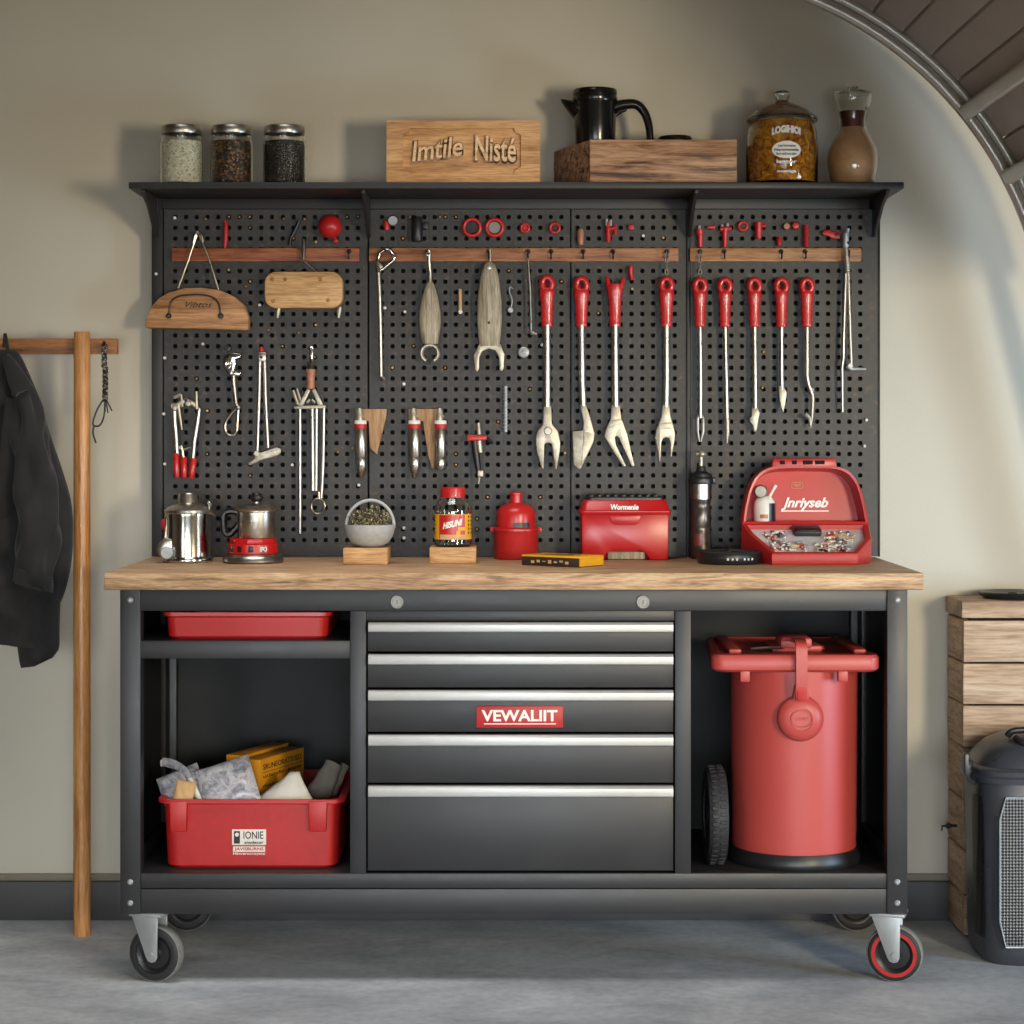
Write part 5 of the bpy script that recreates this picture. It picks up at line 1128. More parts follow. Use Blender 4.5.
# --- pointed drivers with oak wedges
def Fp(L): return cr(340, 390, 160, L)
def wedge(pts, px, py, label):
    t = thing('oak_wedge', label, 'wedge', W(px, py, .585), 'oak wedges on the pegboard')
    g = G(); g.plate(Fp(pts), .584, .0155, .002); part(t, 'wedge', g, M['wedgewood'])
wedge([(100, 121), (300, 121), (294, 180), (236, 414), (190, 370), (182, 200), (100, 200)], 370, 409, 'pointed oak wedge at the seam of the left and second panels')
wedge([(438, 121), (640, 121), (630, 200), (604, 505), (586, 500), (560, 400), (530, 200), (438, 200)], 423, 409, 'tapered oak wedge on the second panel between two silver driver bodies')
def driver(px, label, point=True, x=0):
    Y = .566; k = 1 / sc(Y)
    t = thing('silver_driver', label, 'driver', W(px, 440, Y), 'silver drivers on the oak wedges')
    g = G(); pr = [(424.5, 4.6), (426, 5.6), (457, 5.8), (458, 5.2), (459, 5.6)] + ([(466, 5.4), (472, 3.8), (477, 1.8), (479.5, .5)] if point else [(464, 5.6), (469, 5.2), (470.5, 4)])
    g.tubepx([(px + (q - 424) * x, q) for q, w in pr], Y, [w for q, w in pr], 20); b = part(t, 'barrel', g, M['steel'])
    g = G(); g.tubepx([(px, 420.4), (px, 421), (px, 424.5)], Y, [5.4, 6.1, 6.1], 20); part(t, 'collar', g, M['offwhite'])
    g = G(); g.tubepx([(px, 424), (px, 428.5)], Y, 6.15, 20); part(t, 'red_band', g, M['redmatte'], 'red band')
    g = G(); g.tubepx([(px - .8, 408), (px - .8, 411), (px - .6, 420.5)], Y, [2, 3.4, 3.6], 10); g.tubepx([(px - 2, 412), (px + 3, 417)], Y - .006, 1.2, 8); part(t, 'chuck', g, M['cast'])
    c = W(px, 416, Y); g = G(); g.tube([(c.x, Y, c.z), (c.x, PB + .004, c.z)], .003, 8); part(t, 'mounting_pin', g, M['darkmetal'])
driver(360.5, 'pointed silver driver with a red band at the seam of the left and second panels', x=.02)
driver(414.3, 'pointed silver driver with a red band at the left of the tapered oak wedge', x=.01)
driver(440.5, 'blunt silver driver with a red band at the right of the tapered oak wedge', False)
t = thing('red_topped_valve', 'black clamp with a red top bar on the second panel, right of the silver drivers', 'clamp', W(478, 452, .572))
Y = .57
g = G(); g.plate(Fp([(812, 292), (826, 286), (940, 294), (936, 322), (814, 326)]), Y - .009, .018, .002); part(t, 'bar', g, M['red'], 'red bar')
g = G(); g.tubepx(Fp([(862, 325), (872, 420), (890, 545)]), Y, [4, 3.6, 2.2], 12); g.tubepx(Fp([(935, 310), (960, 330), (975, 345)]), Y, [2.6, 1.8, 1.4], 8); part(t, 'body', g, M['darkmetal'])
g = G(); g.tubepx(Fp([(890, 325), (898, 400)]), Y - .008, [3, 2.6], 10); g.tubepx(Fp([(885, 210), (890, 285)]), Y, [1.6, 2.4], 10); g.box(X(477.8, Y), X(483.2, Y), Y - .012, Y, Z(476.5, Y), Z(470.5, Y), .001); g.tubepx(Fp([(890, 560), (886, 600)]), Y, [1.4, .8], 8); part(t, 'spindle', g, M['cast'])
g = G(); c = W(478, 439, Y); g.tube([(c.x, Y, c.z), (c.x, PB + .005, c.z)], .004, 8); part(t, 'mounting_pin', g, M['darkmetal'])
g = G(); Y = .588; g.tubepx([(505.5, 386), (505.5, 432)], Y, 2.0, 8)
g.tube([(X(505.5, Y) + 2.5 / sc(Y) * math.cos(i * .9), Y + 2.5 / sc(Y) * math.sin(i * .9), Z(387 + i * .5, Y)) for i in range(88)], .0011, 5); stub(g, 505.5, 390)
sm('coil_spring', 'thin dark coil spring hanging upright on the second panel', 'spring', 505.5, 408, [('coil', g, M['zinc'])])
# ================================================================ ON THE WORKTOP
T0 = .9175
def at(px, Y): return Vector((X(px, Y), Y, T0))
# --- glass and steel pot
Y = .40; k = 1 / sc(Y); c = at(188, Y)
t = thing('percolator', 'chrome percolator with domed lid and red side knob at the left end of the worktop', 'pot', c)
def hh(py): return max(0, Z(py, Y) - T0)
b0 = hh(563)
g = G(); g.lathe([(0, 0), (25 * k, 0), (25.5 * k, .004), (25 * k, .010), (22.5 * k, .014), (22 * k, hh(520)), (22.6 * k, hh(516)), (22.6 * k, hh(513)), (20 * k, hh(513)), (20 * k, .02), (0, .02)], c, seg=48); part(t, 'body', g, M['chrome'])
g = G(); g.lathe([(0, hh(514)), (22 * k, hh(514)), (23.5 * k, hh(512.5)), (23.2 * k, hh(510)), (20 * k, hh(507)), (14 * k, hh(503.5)), (9.5 * k, hh(502.5)), (9, 0)][:7] + [(9.3 * k, hh(502)), (9.3 * k, hh(494.5)), (8.4 * k, hh(493)), (0, hh(493))], c, seg=40); part(t, 'lid', g, M['steel'])
g = G(); g.tubepx([(206, 514), (209, 511), (210, 505), (209, 502.5)], Y, [3, 2.2, 1.8, 2.4], 10); g.ball(W(209, 503, Y), 2.2 * k, 10); g.tubepx([(203, 512.5), (213, 513), (216, 516)], Y, [2, 2, 1.2], 8); part(t, 'spout', g, M['chrome'])
g = G(); g.ball(W(164.3, 524.5, Y), (4 * k, 4.5 * k, 6 * k), 16); g.tubepx([(166, 517), (164, 524), (166.5, 531)], Y, 1.4, 8); part(t, 'knob', g, M['red'], 'red side knob')
g = G(); g.plate([(160, 557), (156, 552), (157, 546), (161, 540), (168, 537.5), (172, 540), (173, 560), (166, 561)], Y - .045, .03, .006); g.tubepx([(167, 516), (166, 530), (165, 540)], Y - .02, [1.6, 1.4, 1.6], 8); part(t, 'lever', g, M['steel'])
g = G(); g.lathe([(0, -.006), (5.5 * k, -.006), (6.4 * k, -.004), (6.4 * k, .004), (0, .004)], W(167, 552.8, Y - .048), 'y', 24); g.tube([W(164, 551, Y - .0552), W(170, 555, Y - .0552)], .0006, 5); part(t, 'gauge', g, M['zinc'])
# --- stove and pot
Y = .38; k = 1 / sc(Y); c = at(253, Y)
t = thing('camp_stove', 'red camp stove with chrome base under the small steel pot', 'stove', c)
g = G(); g.lathe([(0, 0), (29 * k, 0), (30.5 * k, .004), (30 * k, .012), (27 * k, .020), (24 * k, .022), (0, .022)], c, seg=48); part(t, 'base', g, M['steel'])
g = G(); g.lathe([(0, .021), (24 * k, .021), (25 * k, .024), (25 * k, hh(544)), (23 * k, hh(543)), (0, hh(543))], c, seg=40)
g.prism([(c.x + 23.5 * k * math.cos(a), c.y + 23.5 * k * math.sin(a)) for a in [2 * pi * i / 10 + .2 for i in range(10)]], c.z + hh(543.2), c.z + hh(538), .001, 0, 'xy'); part(t, 'burner_body', g, M['redgloss'])
g = G()
for a in (-60, -88, -115, -140): 
    x, y = c.x + 25 * k * math.cos(math.radians(a)), c.y + 25 * k * math.sin(math.radians(a)); g.M = Matrix.Translation((x, y, c.z + .034)) @ Matrix.Rotation(math.radians(a + 90), 4, 'Z'); g.box(-.006, .006, -.0008, .002, -.007, .007, .0005); g.M = None
part(t, 'vent_mark', g, M['darkmetal'])
g = G(); fz = cyl(c.x, c.y, 25 * k, c.z + .034)
ff = lambda u, v, d: fz(u + .033, v, d); g.text('IFO', None, .018, .013, .001, 0, .05, 0, ff); part(t, 'marking', g, M['offwhite'], 'white lettering')
zP = c.z + hh(538) + .0008; k2 = k; c2 = Vector((c.x + 3.5 * k, c.y, zP))
t = thing('steel_pot', 'small lidded steel pot with black handle standing on the red camp stove', 'pot', c2)
def h2(py): return Z(py, Y) - zP
g = G(); g.lathe([(0, 0), (18.4 * k, 0), (18.8 * k, .002), (19 * k, h2(512)), (20.5 * k, h2(511)), (20.5 * k, h2(510)), (17 * k, h2(510)), (17 * k, .004), (0, .004)], c2, seg=44); part(t, 'body', g, M['steel'])
g = G(); g.lathe([(0, h2(510.5)), (22 * k, h2(510.5)), (22.6 * k, h2(509)), (20 * k, h2(507)), (12 * k, h2(504.5)), (5 * k, h2(503)), (4 * k, h2(501)), (0, h2(501))], c2, seg=40); part(t, 'lid', g, M['steel'])
g = G(); g.lathe([(0, h2(502)), (4 * k, h2(502)), (6 * k, h2(499.5)), (6.3 * k, h2(496)), (4.5 * k, h2(493)), (0, h2(492.5))], c2, seg=20); part(t, 'knob', g, M['darkmetal'])
g = G(); g.tube(spline([W(a, b, Y) for a, b in ((240, 513), (232, 511), (225, 513.5), (224, 522), (225, 532), (230, 534), (236, 528), (239, 524))], 6), 3.6 * k, 10, flat=1.3); part(t, 'handle', g, M['blackgloss'])

# --- bowl on block
Y = .285; x0, x1 = X(343, Y), X(387.5, Y); c = Vector(((x0 + x1) / 2, Y + .06, T0)); zt = Z(548.3, Y)
g = G(); g.box(x0, x1, Y, Y + .125, T0, zt, .002); solo('wooden_block', g, M['oakblock'], 'light oak block on the worktop under the grey stoneware bowl', 'block', c, 'oak blocks on the worktop')
Yb = .345; k = 1 / sc(Yb); cb = Vector((X(370, Yb), Yb, zt + .0005))
t = thing('stoneware_bowl', 'grey stoneware bowl with hoop handle holding dried flowers', 'bowl', cb)
def hb(py): return Z(py, Yb) - zt
R = 25 * k; top = hb(524.5)
pr = [(R * .35, 0), (R * .5, .002), (R * .75, top * .2), (R * .92, top * .5), (R * .99, top * .8), (R, top)]
g = G(); g.lathe([(0, 0)] + pr + [(q - .004, z) for q, z in pr[::-1][:-2]] + [(R * .5, .006), (0, .006)], cb, seg=48); part(t, 'bowl', g, M['stone'])
g = G(); g.tube([(cb.x + R * .95 * math.cos(a), cb.y + .004 + .012 * math.sin(a), cb.z + top - .004 + (hb(499) - top) * math.sin(a)) for a in [math.radians(-4 + 188 * i / 30) for i in range(31)]], 1.7 * k, 10); part(t, 'hoop_handle', g, M['stone'])
g = G(); rnd = random.Random(3)
g.lathe([(0, top * .45), (R * .8, top * .45), (R * .9, top * .85), (R * .6, top + .004), (0, top + .010)], cb, seg=24)
for i in range(210):
    a = rnd.uniform(0, 2 * pi); q = math.sqrt(rnd.random()) * R * .86; hgt = top + .004 + (1 - (q / R) ** 2) * rnd.uniform(.008, .042)
    p = Vector((cb.x + q * math.cos(a), cb.y + q * math.sin(a), cb.z + hgt)); r_ = rnd.uniform(.0022, .0042)
    g.ball(p, (r_, r_, r_ * rnd.uniform(.8, 1.5)), 6); g.tube([p, (cb.x + q * .8 * math.cos(a), cb.y + q * .8 * math.sin(a), cb.z + top * .7)], .0007, 3)
solo('dried_flowers', g, M['herb'], 'bunch of dried brown flower heads in the grey stoneware bowl', 'dried flowers', (cb.x, cb.y, cb.z + top), kind='stuff')

# --- plastic jar on block
Y = .345; x0, x1 = X(429.5, Y), X(476, Y); zt = Z(547.5, Y); c = Vector(((x0 + x1) / 2, Y + .055, T0))
g = G(); g.box(x0, x1, Y, Y + .11, T0, zt, .002); solo('wooden_block', g, M['oakblock'], 'light oak block on the worktop under the clear labelled jar', 'block', c, 'oak blocks on the worktop')
Yb = .395; k = 1 / sc(Yb); c = Vector((X(453, Yb), Yb, zt + .0005))
t = thing('candy_jar', 'clear plastic jar with red screw cap and red and yellow label', 'jar', c)
def hj(py): return Z(py, Yb) - zt
r = 18.6 * k
pr = [(r * .92, 0), (r, .005), (r * .98, hj(540)), (r * .98, hj(514)), (r, hj(509)), (r * .93, hj(504)), (r * .74, hj(500)), (r * .66, hj(498)), (r * .66, hj(494))]
g = G(); g.lathe([(0, 0)] + pr + [(q - .0025, z) for q, z in pr[::-1][:-1]] + [(r * .88, .004), (0, .004)], c, seg=48); part(t, 'jar', g, M['glass'])
g = G(); rc = 12.3 * k; g.lathe([(rc * .9, hj(497.5)), (rc, hj(497.5)), (rc, hj(489)), (rc * .97, hj(487.5)), (0, hj(487.3)), (0, hj(489)), (rc * .9, hj(489)), (rc * .9, hj(497.5))], c, seg=40); part(t, 'cap', g, M['red'], 'red screw cap')
def cpatch(R, a0, a1, z0, z1, N=24, m=0, q=None):
    vs = []; fs = []
    for i in range(N + 1):
        a = math.radians(a0 + (a1 - a0) * i / N)
        for z in (z0, z1): vs.append((c.x + R * math.sin(a), c.y - R * math.cos(a), c.z + z))
    for i in range(N): fs.append((2 * i, 2 * i + 2, 2 * i + 3, 2 * i + 1))
    return q.add(vs, fs, m)
g = G(); RL_ = r * 1.0
cpatch(RL_, -85, 85, hj(539), hj(514), 30, 1, g); cpatch(RL_ + .0004, -45, 40, hj(538.4), hj(514.6), 24, 0, g); cpatch(RL_ + .0008, -42, 50, hj(538.6), hj(534), 20, 3, g)
for a0, a1 in ((-80, -66), (52, 62), (68, 80)):
    for i in range(5): cpatch(RL_ + .0006, a0 + 2, a1 - 2, hj(517.5 + 4 * i), hj(515.5 + 4 * i), 4, 4, g)
cpatch(RL_ + .0006, 18, 58, hj(530), hj(526.5), 8, 1, g); cpatch(RL_ + .0009, 12, 24, hj(536), hj(530.5), 5, 1, g)
fn = cyl(c.x, c.y, RL_ + .0006, c.z + hj(523.5)); g.text('HISUNI', None, 20 * k, 6.5 * k, .0008, .3, .04, 2, lambda u, v, d: fn(u, v + .22 * u, d))
part(t, 'label', g, [M['red'], M['yellow'], M['white'], M['card'], M['ink']], 'red and yellow label with white lettering')

# --- red canister
Y = .525; k = 1 / sc(Y); c = at(516, Y)
t = thing('red_canister', 'round red canister with a domed lid and narrow neck on the worktop', 'canister', c)
def hc(py): return max(0, Z(py, Y) - T0)
g = G(); g.lathe([(0, 0), (21 * k, 0), (21.8 * k, .003), (22 * k, hc(532)), (23.3 * k, hc(530)), (23.3 * k, hc(528)), (20 * k, hc(527)), (0, hc(527))], c, seg=48); part(t, 'base', g, M['redmatte'])
g = G(); g.lathe([(0, hc(528)), (19.2 * k, hc(528)), (19.6 * k, hc(525)), (19.4 * k, hc(514)), (18.4 * k, hc(510)), (15 * k, hc(506)), (9 * k, hc(503.5)), (6.2 * k, hc(502.5)), (6 * k, hc(495)), (6.6 * k, hc(494.5)), (6.6 * k, hc(493)), (5.2 * k, hc(492)), (0, hc(492))], c, seg=48); part(t, 'lid', g, M['red'])
g = G(); g.lathe([(22.6 * k, hc(531)), (24 * k, hc(530.3)), (24 * k, hc(528.6)), (22.6 * k, hc(528)), (22.6 * k, hc(531))], c, seg=48)
for s in (-1, 1): g.box(c.x + s * 23.5 * k - .006, c.x + s * 23.5 * k + .006, Y - .008, Y + .008, c.z + hc(532), c.z + hc(527), .002)
part(t, 'clamp_band', g, M['red'])
g = G(); cc = c; cpatch(20 * k, -8, 42, hc(526.5), hc(522), 10, 0, g); part(t, 'tag', g, M['darkmetal'])

# --- yellow book
Yf, Yl = .18, .275; A = Vector((X(580, Yf), Yf, 0)); B_ = Vector((X(521.5, Yl), Yl, 0)); u = (A - B_); u.z = 0; Lb = u.length; u.normalize(); v = Vector((-u.y, u.x, 0)); dp = .10; zt = T0 + .0245
cen = (A + B_) / 2 + v * dp / 2; cen.z = T0
t = thing('book', 'yellow covered book with a dark spine lying on the worktop before the red canister', 'book', cen)
MB = Matrix.Translation(cen) @ Matrix.Rotation(math.atan2(u.y, u.x), 4, 'Z')
g = G(); g.M = MB; g.box(-Lb / 2, Lb / 2, -dp / 2, dp / 2, .0205, .0245, .001); g.box(Lb / 2 - .003, Lb / 2, -dp / 2 + .002, dp / 2, .0015, .0205, 0); part(t, 'cover', g, M['yellow'])
g = G(); g.M = MB; g.box(-Lb / 2, Lb / 2 - .0035, -dp / 2 + .0005, dp / 2 - .001, 0, .020, .001); sp = part(t, 'spine', g, M['ink'], 'dark printed spine')
g = G(); g.M = MB
for i in range(7): g.box(-.055 + i * .016, -.046 + i * .016, -dp / 2 - .0003, -dp / 2 + .001, .006 + (i % 3) * .002, .012 + (i % 2) * .002)
part(sp, 'print', g, M['card'])
g = G(); g.M = MB
for i in range(5): g.box(-.06 + .005 * i, .05 - .012 * (i % 2), -.03 + i * .014, -.026 + i * .014 + (.004 if i == 2 else 0), .0244, .0248)
part(t, 'print', g, M['ink'])

# --- red grill box
Y = .47; x0, x1 = X(581.5, Y), X(669, Y); zt = Z(500, Y); zr = Z(513.5, Y); c = Vector(((x0 + x1) / 2, Y + .055, T0))
t = thing('red_metal_box', 'glossy red metal box with arched front cut-out and black ribbed top', 'box', c)
def lp(z, i, r=.014): return [(a, b, z) for a, b in rpoly(x0 + i, x1 - i, Y + i, Y + .115 - i, r, 5)]
g = G(); ar = [(x0 + .002, T0), (X(603, Y), T0), (X(607, Y), Z(553, Y)), (X(613, Y), Z(550, Y)), (X(640, Y), Z(550, Y)), (X(646, Y), Z(553, Y)), (X(650, Y), T0), (x1 - .002, T0), (x1 - .0005, zr), (x0 + .0005, zr)]
g.prism(ar, Y, Y + .022, .003); g.prism([(x0 + .001, T0), (x1 - .001, T0), (x1, zr), (x0, zr)], Y + .0225, Y + .113, .004)
part(t, 'body', g, M['redgloss'])
g = G(); g.loft([lp(zr - .003, -.004), lp(zr, -.006), lp(zr + .006, -.006), lp(zr + .009, -.002), lp(zt - .006, .004), lp(zt, .009)])
lidp = part(t, 'lid', g, M['redgloss'])
g = G(); g.text('Wormenie', (X(624.5, Y), Y - .0012, Z(507, Y)), 28 / sc(Y), 5.6 / sc(Y), .0012, .1, .04); part(lidp, 'lettering', g, M['white'], 'white lettering')
g = G(); g.prism([(X(609, Y), zr - .004), (X(641, Y), zr - .004), (X(639, Y), zr - .022), (X(634, Y), zr - .028), (X(616, Y), zr - .028), (X(611, Y), zr - .022)], Y - .004, Y + .004, .002); part(t, 'handle_plate', g, M['red'])
g = G(); g.box(X(608, Y), X(645, Y), Y + .010, Y + .0215, T0 + .001, Z(552, Y), .002); part(t, 'opening_tray', g, M['greywood'])
g = G(); g.loft([lp(zt - .001, .012), lp(zt + .005, .012), lp(zt + .008, .016)])
for i in range(9): g.box(x0 + .02 + i * .0195, x0 + .03 + i * .0195, Y + .012, Y + .10, zt + .006, zt + .013, .002)
part(t, 'ribbed_top', g, M['black'], 'black ribbed top')

# --- dark lantern flask
Y = .53; k = 1 / sc(Y); c = at(701, Y)
t = thing('dark_flask', 'tall dark metal flask with a stepped cap beside the red metal box', 'flask', c)
def hf(py): return max(0, Z(py, Y) - T0)
g = G(); g.lathe([(0, 0), (10.5 * k, 0), (11 * k, .004), (10.4 * k, .008), (10.2 * k, hf(532)), (9.6 * k, hf(530)), (9.6 * k, hf(527)), (10.2 * k, hf(525)), (10 * k, hf(510)), (9.2 * k, hf(508)), (9.2 * k, hf(503)), (10 * k, hf(501)), (10 * k, hf(484)), (0, hf(484))], c, seg=32); b = part(t, 'body', g, M['flask'])
g = G(); g.lathe([(9.9 * k, hf(499)), (10.5 * k, hf(499)), (10.5 * k, hf(484)), (9.9 * k, hf(484)), (9.9 * k, hf(499))], c, seg=32); part(t, 'sleeve', g, M['steel'])
g = G(); g.lathe([(0, hf(484.5)), (12.5 * k, hf(484)), (13 * k, hf(482)), (12.5 * k, hf(478.5)), (10.5 * k, hf(477)), (10 * k, hf(474)), (5 * k, hf(471)), (4.2 * k, hf(466)), (0, hf(466))], c, seg=32); g.box(c.x + 4 * k, c.x + 14.5 * k, Y - .012, Y + .012, c.z + hf(484), c.z + hf(477), .003); part(t, 'cap', g, M['black'])
g = G(); g.ball(Vector((c.x + 1 * k, Y, c.z + hf(454))), 3.6 * k, 14); g.tube([(c.x, Y, c.z + hf(467)), (c.x, Y, c.z + hf(455))], 2.2 * k, 10); g.tube([(c.x - 5 * k, Y, c.z + hf(454)), (c.x + 5 * k, Y, c.z + hf(454))], 1.6 * k, 8); part(t, 'top_knob', g, M['cast'])
g = G(); cpatch(10.4 * k, -40, 10, hf(545), hf(533), 8, 0, g); part(t, 'label_band', g, M['wine'])
# --- black tin
Y = .345; k = 1 / sc(Y); c = at(729, Y); r = 32.5 * k
t = thing('black_tin', 'flat round black tin with a ridged edge on the worktop in front of the toolbox', 'tin', c)
hz = .030
g = G(); g.lathe([(0, 0), (r * .93, 0), (r * .97, .003), (r, .016), (r * .99, .022), (r * .97, hz - .004), (0, hz - .004)], c, seg=48); part(t, 'base', g, M['black'])
g = G(); g.lathe([(r * .86, hz - .005), (r * .98, hz - .005), (r * 1.0, hz - .002), (r * .97, hz), (r * .86, hz), (r * .84, hz - .003), (r * .86, hz - .005)], c, seg=48)
for i in range(5):
    a = i * 2 * pi / 5 + .3; g.M = Matrix.Translation((c.x, c.y, c.z + hz - .004)) @ Matrix.Rotation(a, 4, 'Z'); g.box(0, r * .88, -.004, .004, 0, .004, .001); g.M = None
g.lathe([(0, hz - .005), (.014, hz - .005), (.014, hz), (0, hz + .001)], c, seg=20); part(t, 'lid', g, M['rubber'])
g = G()
for a in (-8, 0, 8, 22, 30, 38): 
    x, y = c.x + r * 1.0 * math.sin(math.radians(a)), c.y - r * 1.0 * math.cos(math.radians(a)); g.box(x - .0025, x + .0025, y - .0006, y + .002, c.z + .010, c.z + .016, .0005)
part(t, 'marking', g, M['zinc'])

# --- open red toolbox
Y = .28; Yk = .455; c = Vector((X(806, Yk), .40, T0))
t = thing('open_toolbox', 'open red toolbox with raised lid and white lettering at the right end of the worktop', 'toolbox', c)
k = 1 / sc(Yk)
zh = Z(524, Yk); zf = Z(553.5, Y)
# base wedge
def tl(pxs, y, py): return Vector((X(pxs, y), y, Z(py, y)))
A0, A1 = (X(741, Yk), Yk), (X(869, Yk), Yk)
B0, B1 = (X(772, Y), Y), (X(858, Y), Y)
E0, E1 = (X(768, Y), Y), (X(861, Y), Y)
M0, M1 = (X(748, .40), .40), (X(871.5, .37), .37)
plan = [B0, B1, M1, A1, A0, M0]
def slope(y): return zf + (zh - zf) * (y - Y) / (Yk - Y)
g = G(); n = 6
def ring_(f, zfun): return [(p[0], p[1], zfun(p[1])) for p in f]
cx_, cy_ = X(808, .38), .38
def inset(f, s): return [(cx_ + (p[0] - cx_) * s, cy_ + (p[1] - cy_) * s) for p in f]
pl_in = inset(plan, .91)
R = [ring_(inset(plan, .985), lambda y: T0), ring_(plan, lambda y: T0 + .004), ring_(plan, lambda y: slope(y) - .003), ring_(inset(plan, .985), lambda y: slope(y)), ring_(pl_in, lambda y: slope(y)), ring_(inset(plan, .885), lambda y: max(T0 + .006, slope(y) - .012))]
g.loft(R); part(t, 'base', g, M['redmatte'])
g = G(); q = inset(plan, .895); g.add(ring_(q, lambda y: slope(y) - .0105), [tuple(range(6))]); part(t, 'tray_liner', g, plain('tray_liner_grey', (226, 227, 231), .4, .1, .1, 60))
# lid
LO = [(742, 524), (744, 510), (747.5, 495)] + [(p.x, p.y) for p in spline([Vector((748, 493, 0)), Vector((754, 480, 0)), Vector((763, 471.5, 0)), Vector((775, 467.5, 0)), Vector((790, 466.5, 0))], 4)] + [(p.x, p.y) for p in spline([Vector((823, 466.5, 0)), Vector((838, 467.5, 0)), Vector((850, 472, 0)), Vector((858.5, 482, 0)), Vector((863.5, 496, 0))], 4)] + [(867, 512), (868.5, 524)]
OUT = [(X(a, Yk), Z(b, Yk)) for a, b in LO]
mx, mz = X(806, Yk), Z(524, Yk)
def insl(s, sz): return [(mx + (a - mx) * s, mz + (b - mz) * sz + (.006 if s < .99 else 0)) for a, b in OUT]
def lring(P, y): return [(a, y + (b - mz) * .10, b) for a, b in P]
dpt = .075
g = G(); g.loft([lring(insl(.97, .97), Yk + dpt), lring(OUT, Yk + dpt - .01), lring(OUT, Yk), lring(insl(.975, .972), Yk - .003), lring(insl(.945, .93), Yk - .002), lring(insl(.925, .90), Yk + .02), lring(insl(.90, .86), Yk + dpt - .012)]); lidp = part(t, 'lid', g, M['red'])
tb_ = lambda py, y: Z(py, y)
g = G(); zz0 = Z(468, Yk)
g.prism([(X(772, Yk), zz0 - .002), (X(838, Yk), zz0 - .002), (X(836, Yk), Z(458.5, Yk)), (X(774, Yk), Z(458.5, Yk))], Yk + .012, Yk + .035, .002); hd_ = part(lidp, 'hinge_bar', g, M['red'])
g = G()
for px in (783, 795, 806, 811, 818, 823):
    g.box(X(px - 2.5, Yk), X(px + 2.5, Yk), Yk + .0108, Yk + .013, Z(464.5, Yk), Z(460.5, Yk), .001)
part(hd_, 'slot', g, M['void'])
g = G(); yb = Yk + dpt - .0125
def lidback(u, v, d): return (X(805, yb) + u, yb + d + (Z(504, yb) + v - mz) * .10, Z(504, yb) + v)
g.text('Jnriyseb', None, 47 / sc(yb), 13 / sc(yb), .0025, .35, .03, 0, lidback)
for a in (-1,):
    vs = [lidback(u_, v_, -.001) for u_, v_ in ((-24 / sc(yb), -7.6 / sc(yb)), (24 / sc(yb), -7.6 / sc(yb)), (24 / sc(yb), -6.5 / sc(yb)), (-24 / sc(yb), -6.5 / sc(yb)))]; g.add(vs, [(0, 1, 2, 3)])
part(lidp, 'lettering', g, M['white'], 'white lettering')
g = G(); e = rpoly(-.014, .014, -.007, .007, .005); g.tube([lidback(a - .018, b + 18.5 / sc(yb), -.001) for a, b in e], .0008, 5, True); g.text('epn', None, .018, .006, .0015, 0, .01, 0, lambda u_, v_, d: lidback(u_ - .018, v_ + 18.5 / sc(yb), d)); part(lidp, 'emblem', g, M['card'])
# loose hardware and block in tray
g = G(); rnd = random.Random(5)
def tz(y): return slope(y) - .0105
for i in range(300):
    s = rnd.random(); y = rnd.uniform(Y + .03, Yk - .03); f = (y - Y) / (Yk - Y)
    xl = X(772, y) + (X(755, y) - X(772, y)) * f + .01; xr = X(852, y) + (X(862, y) - X(852, y)) * f - .012
    x = xl + (xr - xl) * (s * .45 if rnd.random() < .5 else 1 - .42 * s)
    if X(786, y) < x < X(826, y) and f > .45: continue
    q = rnd.uniform(.0025, .0055); zc = tz(y) + q * .8
    m_ = rnd.choice((0, 0, 1, 1, 2, 3, 4))
    if rnd.random() < .5: g.ball((x, y, zc), (q, q * .9, q * .8), 6, m_)
    else:
        a = rnd.uniform(0, pi); g.tube([(x - q * 2 * math.cos(a), y - q * 2 * math.sin(a), zc), (x + q * 2 * math.cos(a), y + q * 2 * math.sin(a), zc + .002)], q * .5, 6, m=m_)
solo('loose_hardware', g, [M['zinc'], M['offwhite'], M['darkmetal'], M['card'], M['redmatte']], 'scatter of small screws and bits in the tray of the open red toolbox', 'hardware', (c.x, c.y, tz(.37)), kind='stuff')
yk = .425; g = G(); cbk = Vector((X(806.5, yk), yk, tz(yk)))
g.M = Matrix.Translation(cbk) @ Matrix.Rotation(math.atan2(zh - zf, Yk - Y), 4, 'X')
w = 13.5 / sc(yk); g.box(-w, w, -.024, .020, 0.001, .014, .003); g.box(-w * .8, w * .8, -.018, .014, .013, .0155, .001)
for s in (-1, 1): g.box(s * w * 1.0 - .002, s * w * 1.0 + .002, -.012, .008, .001, .011, .001)
solo('black_case', g, M['black'], 'small black case in the tray of the open red toolbox', 'case', cbk)
# bottle in lid
yb2 = .486; k = 1 / sc(yb2); zb_ = Z(524, Yk) + .003; c = Vector((X(764.5, yb2), yb2, zb_))
t = thing('spray_bottle', 'small white and grey bottle with a round steel cap leaning inside the toolbox lid', 'bottle', c)
def hs(py): return Z(py, yb2) - zb_
g = G(); g.lathe([(0, 0), (9.5 * k, 0), (10.5 * k, .003), (11 * k, hs(508)), (10.4 * k, hs(502)), (7 * k, hs(497)), (4.5 * k, hs(496)), (0, hs(496))], c, seg=28); part(t, 'bottle', g, M['offwhite'])
g = G(); cpatch(11.1 * k, 18, 88, .003, hs(503), 10, 0, g); part(t, 'dark_side', g, M['darkmetal'])
g = G(); q = W(760.5, 491.5, yb2 - .012); g.lathe([(0, -.008), (5.4 * k, -.007), (7 * k, -.002), (7 * k, .004), (0, .008)], q, 'y', 24); part(t, 'cap', g, M['lockmetal'], 'round steel cap')
g = G(); g.tubepx([(768, 500), (772, 492), (776, 485)], yb2 - .008, [1.6, 1.4, 1.8], 8); part(t, 'straw', g, M['offwhite'])
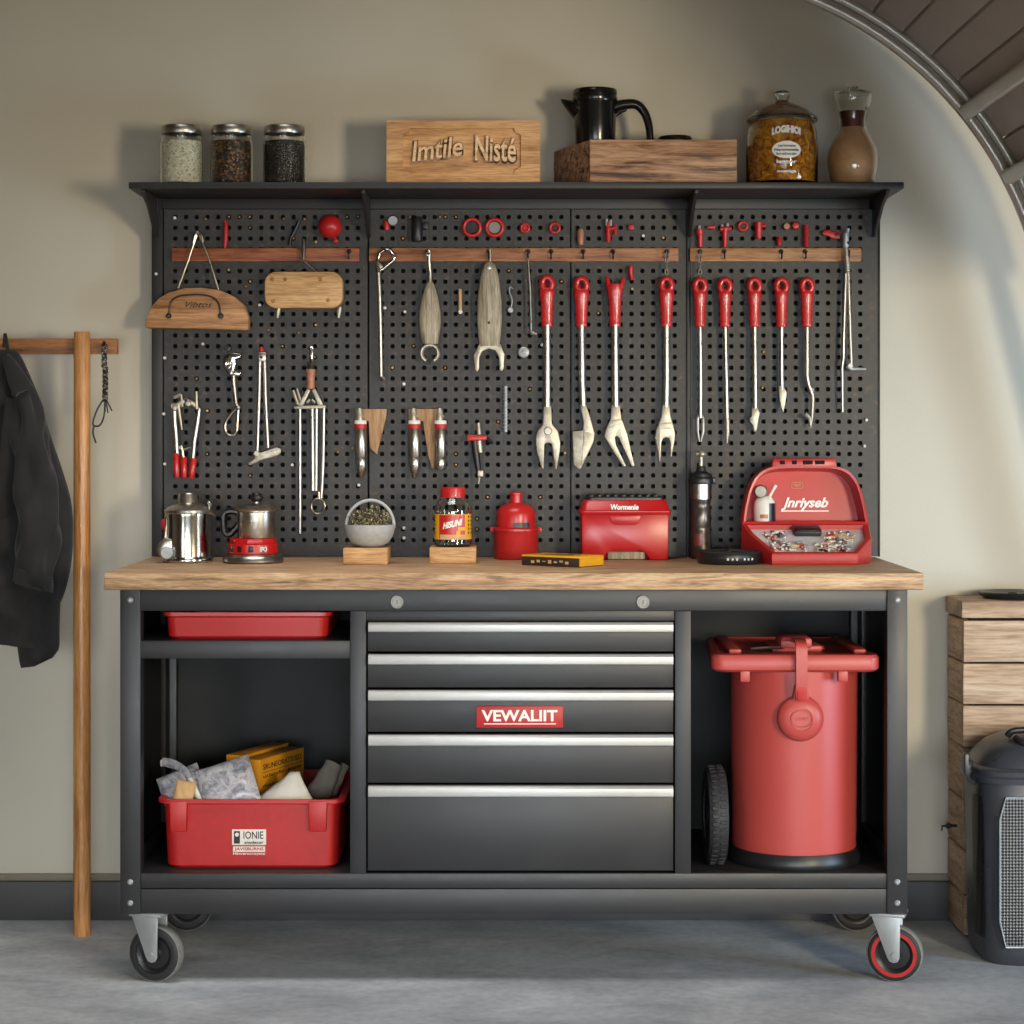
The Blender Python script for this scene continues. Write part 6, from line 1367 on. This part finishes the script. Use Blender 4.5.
g = G(); cpatch(11.1 * k, -30, 12, hs(518), hs(514), 6, 0, g); part(t, 'band', g, M['copper'])
# ================================================================ CAMERA, LIGHT
struct('ceiling', G().box(-2.6, 3.2, -3.2, WY, 2.75, 2.85), plain('ceiling_board', (120, 110, 96), .8, 0, .05, 6))
struct('wall_left', G().box(-2.7, -2.6, -3.2, WY, 0, 2.85), plain('side_plaster', (170, 158, 136), .85, 0, .05, 6))
cd = bpy.data.cameras.new('camera'); cam = bpy.data.objects.new('camera', cd); COL.objects.link(cam)
cam.location = (0, -D, H); cam.rotation_euler = (math.radians(90), 0, 0)
cd.sensor_width = 36; cd.lens = F / 1024 * 36; cd.shift_y = (HOR - 512) / 1024; cd.clip_end = 60
SC.camera = cam
w = bpy.data.worlds.new('world'); SC.world = w; w.use_nodes = True
bg = w.node_tree.nodes['Background']; bg.inputs[0].default_value = (1.0, .80, .50, 1); bg.inputs[1].default_value = .13
def area(name, loc, tgt, sx, sy, power, col, spread=180):
    d = bpy.data.lights.new(name, 'AREA'); d.shape = 'RECTANGLE'; d.size = sx; d.size_y = sy; d.energy = power; d.color = col; d.spread = math.radians(spread)
    o = bpy.data.objects.new(name, d); COL.objects.link(o); o.location = loc
    o.rotation_euler = (Vector(tgt) - Vector(loc)).to_track_quat('-Z', 'Y').to_euler(); return o
area('key_daylight', (2.4, -4.0, 1.35), (.25, .6, .75), .55, .75, 21, (1, .86, .62), 75)
area('front_fill', (.2, -5.6, .8), (0, .2, .2), 2.6, 1.0, 12, (.86, .94, 1), 46)  # unseen low fill from the front, added to light the lower half
area('left_fill', (-2.1, -4.2, .7), (-1.0, .6, .35), .7, .8, 2.0, (1, .98, .94), 55)  # unseen fill, added to lift the bench shadow at lower left
area('overhead_soft_light', (.2, -.4, 2.6), (.15, .05, .9), 2.4, .7, 12.5, (1, .97, .94), 78)  # unseen overhead area light, added to brighten the worktop
area('side_daylight', (2.9, -1.3, .75), (.95, .65, .85), .7, 1.0, 16, (.60, .79, 1), 95)
SC.view_settings.view_transform = 'Standard'; SC.view_settings.look = 'None'; SC.view_settings.exposure = 0
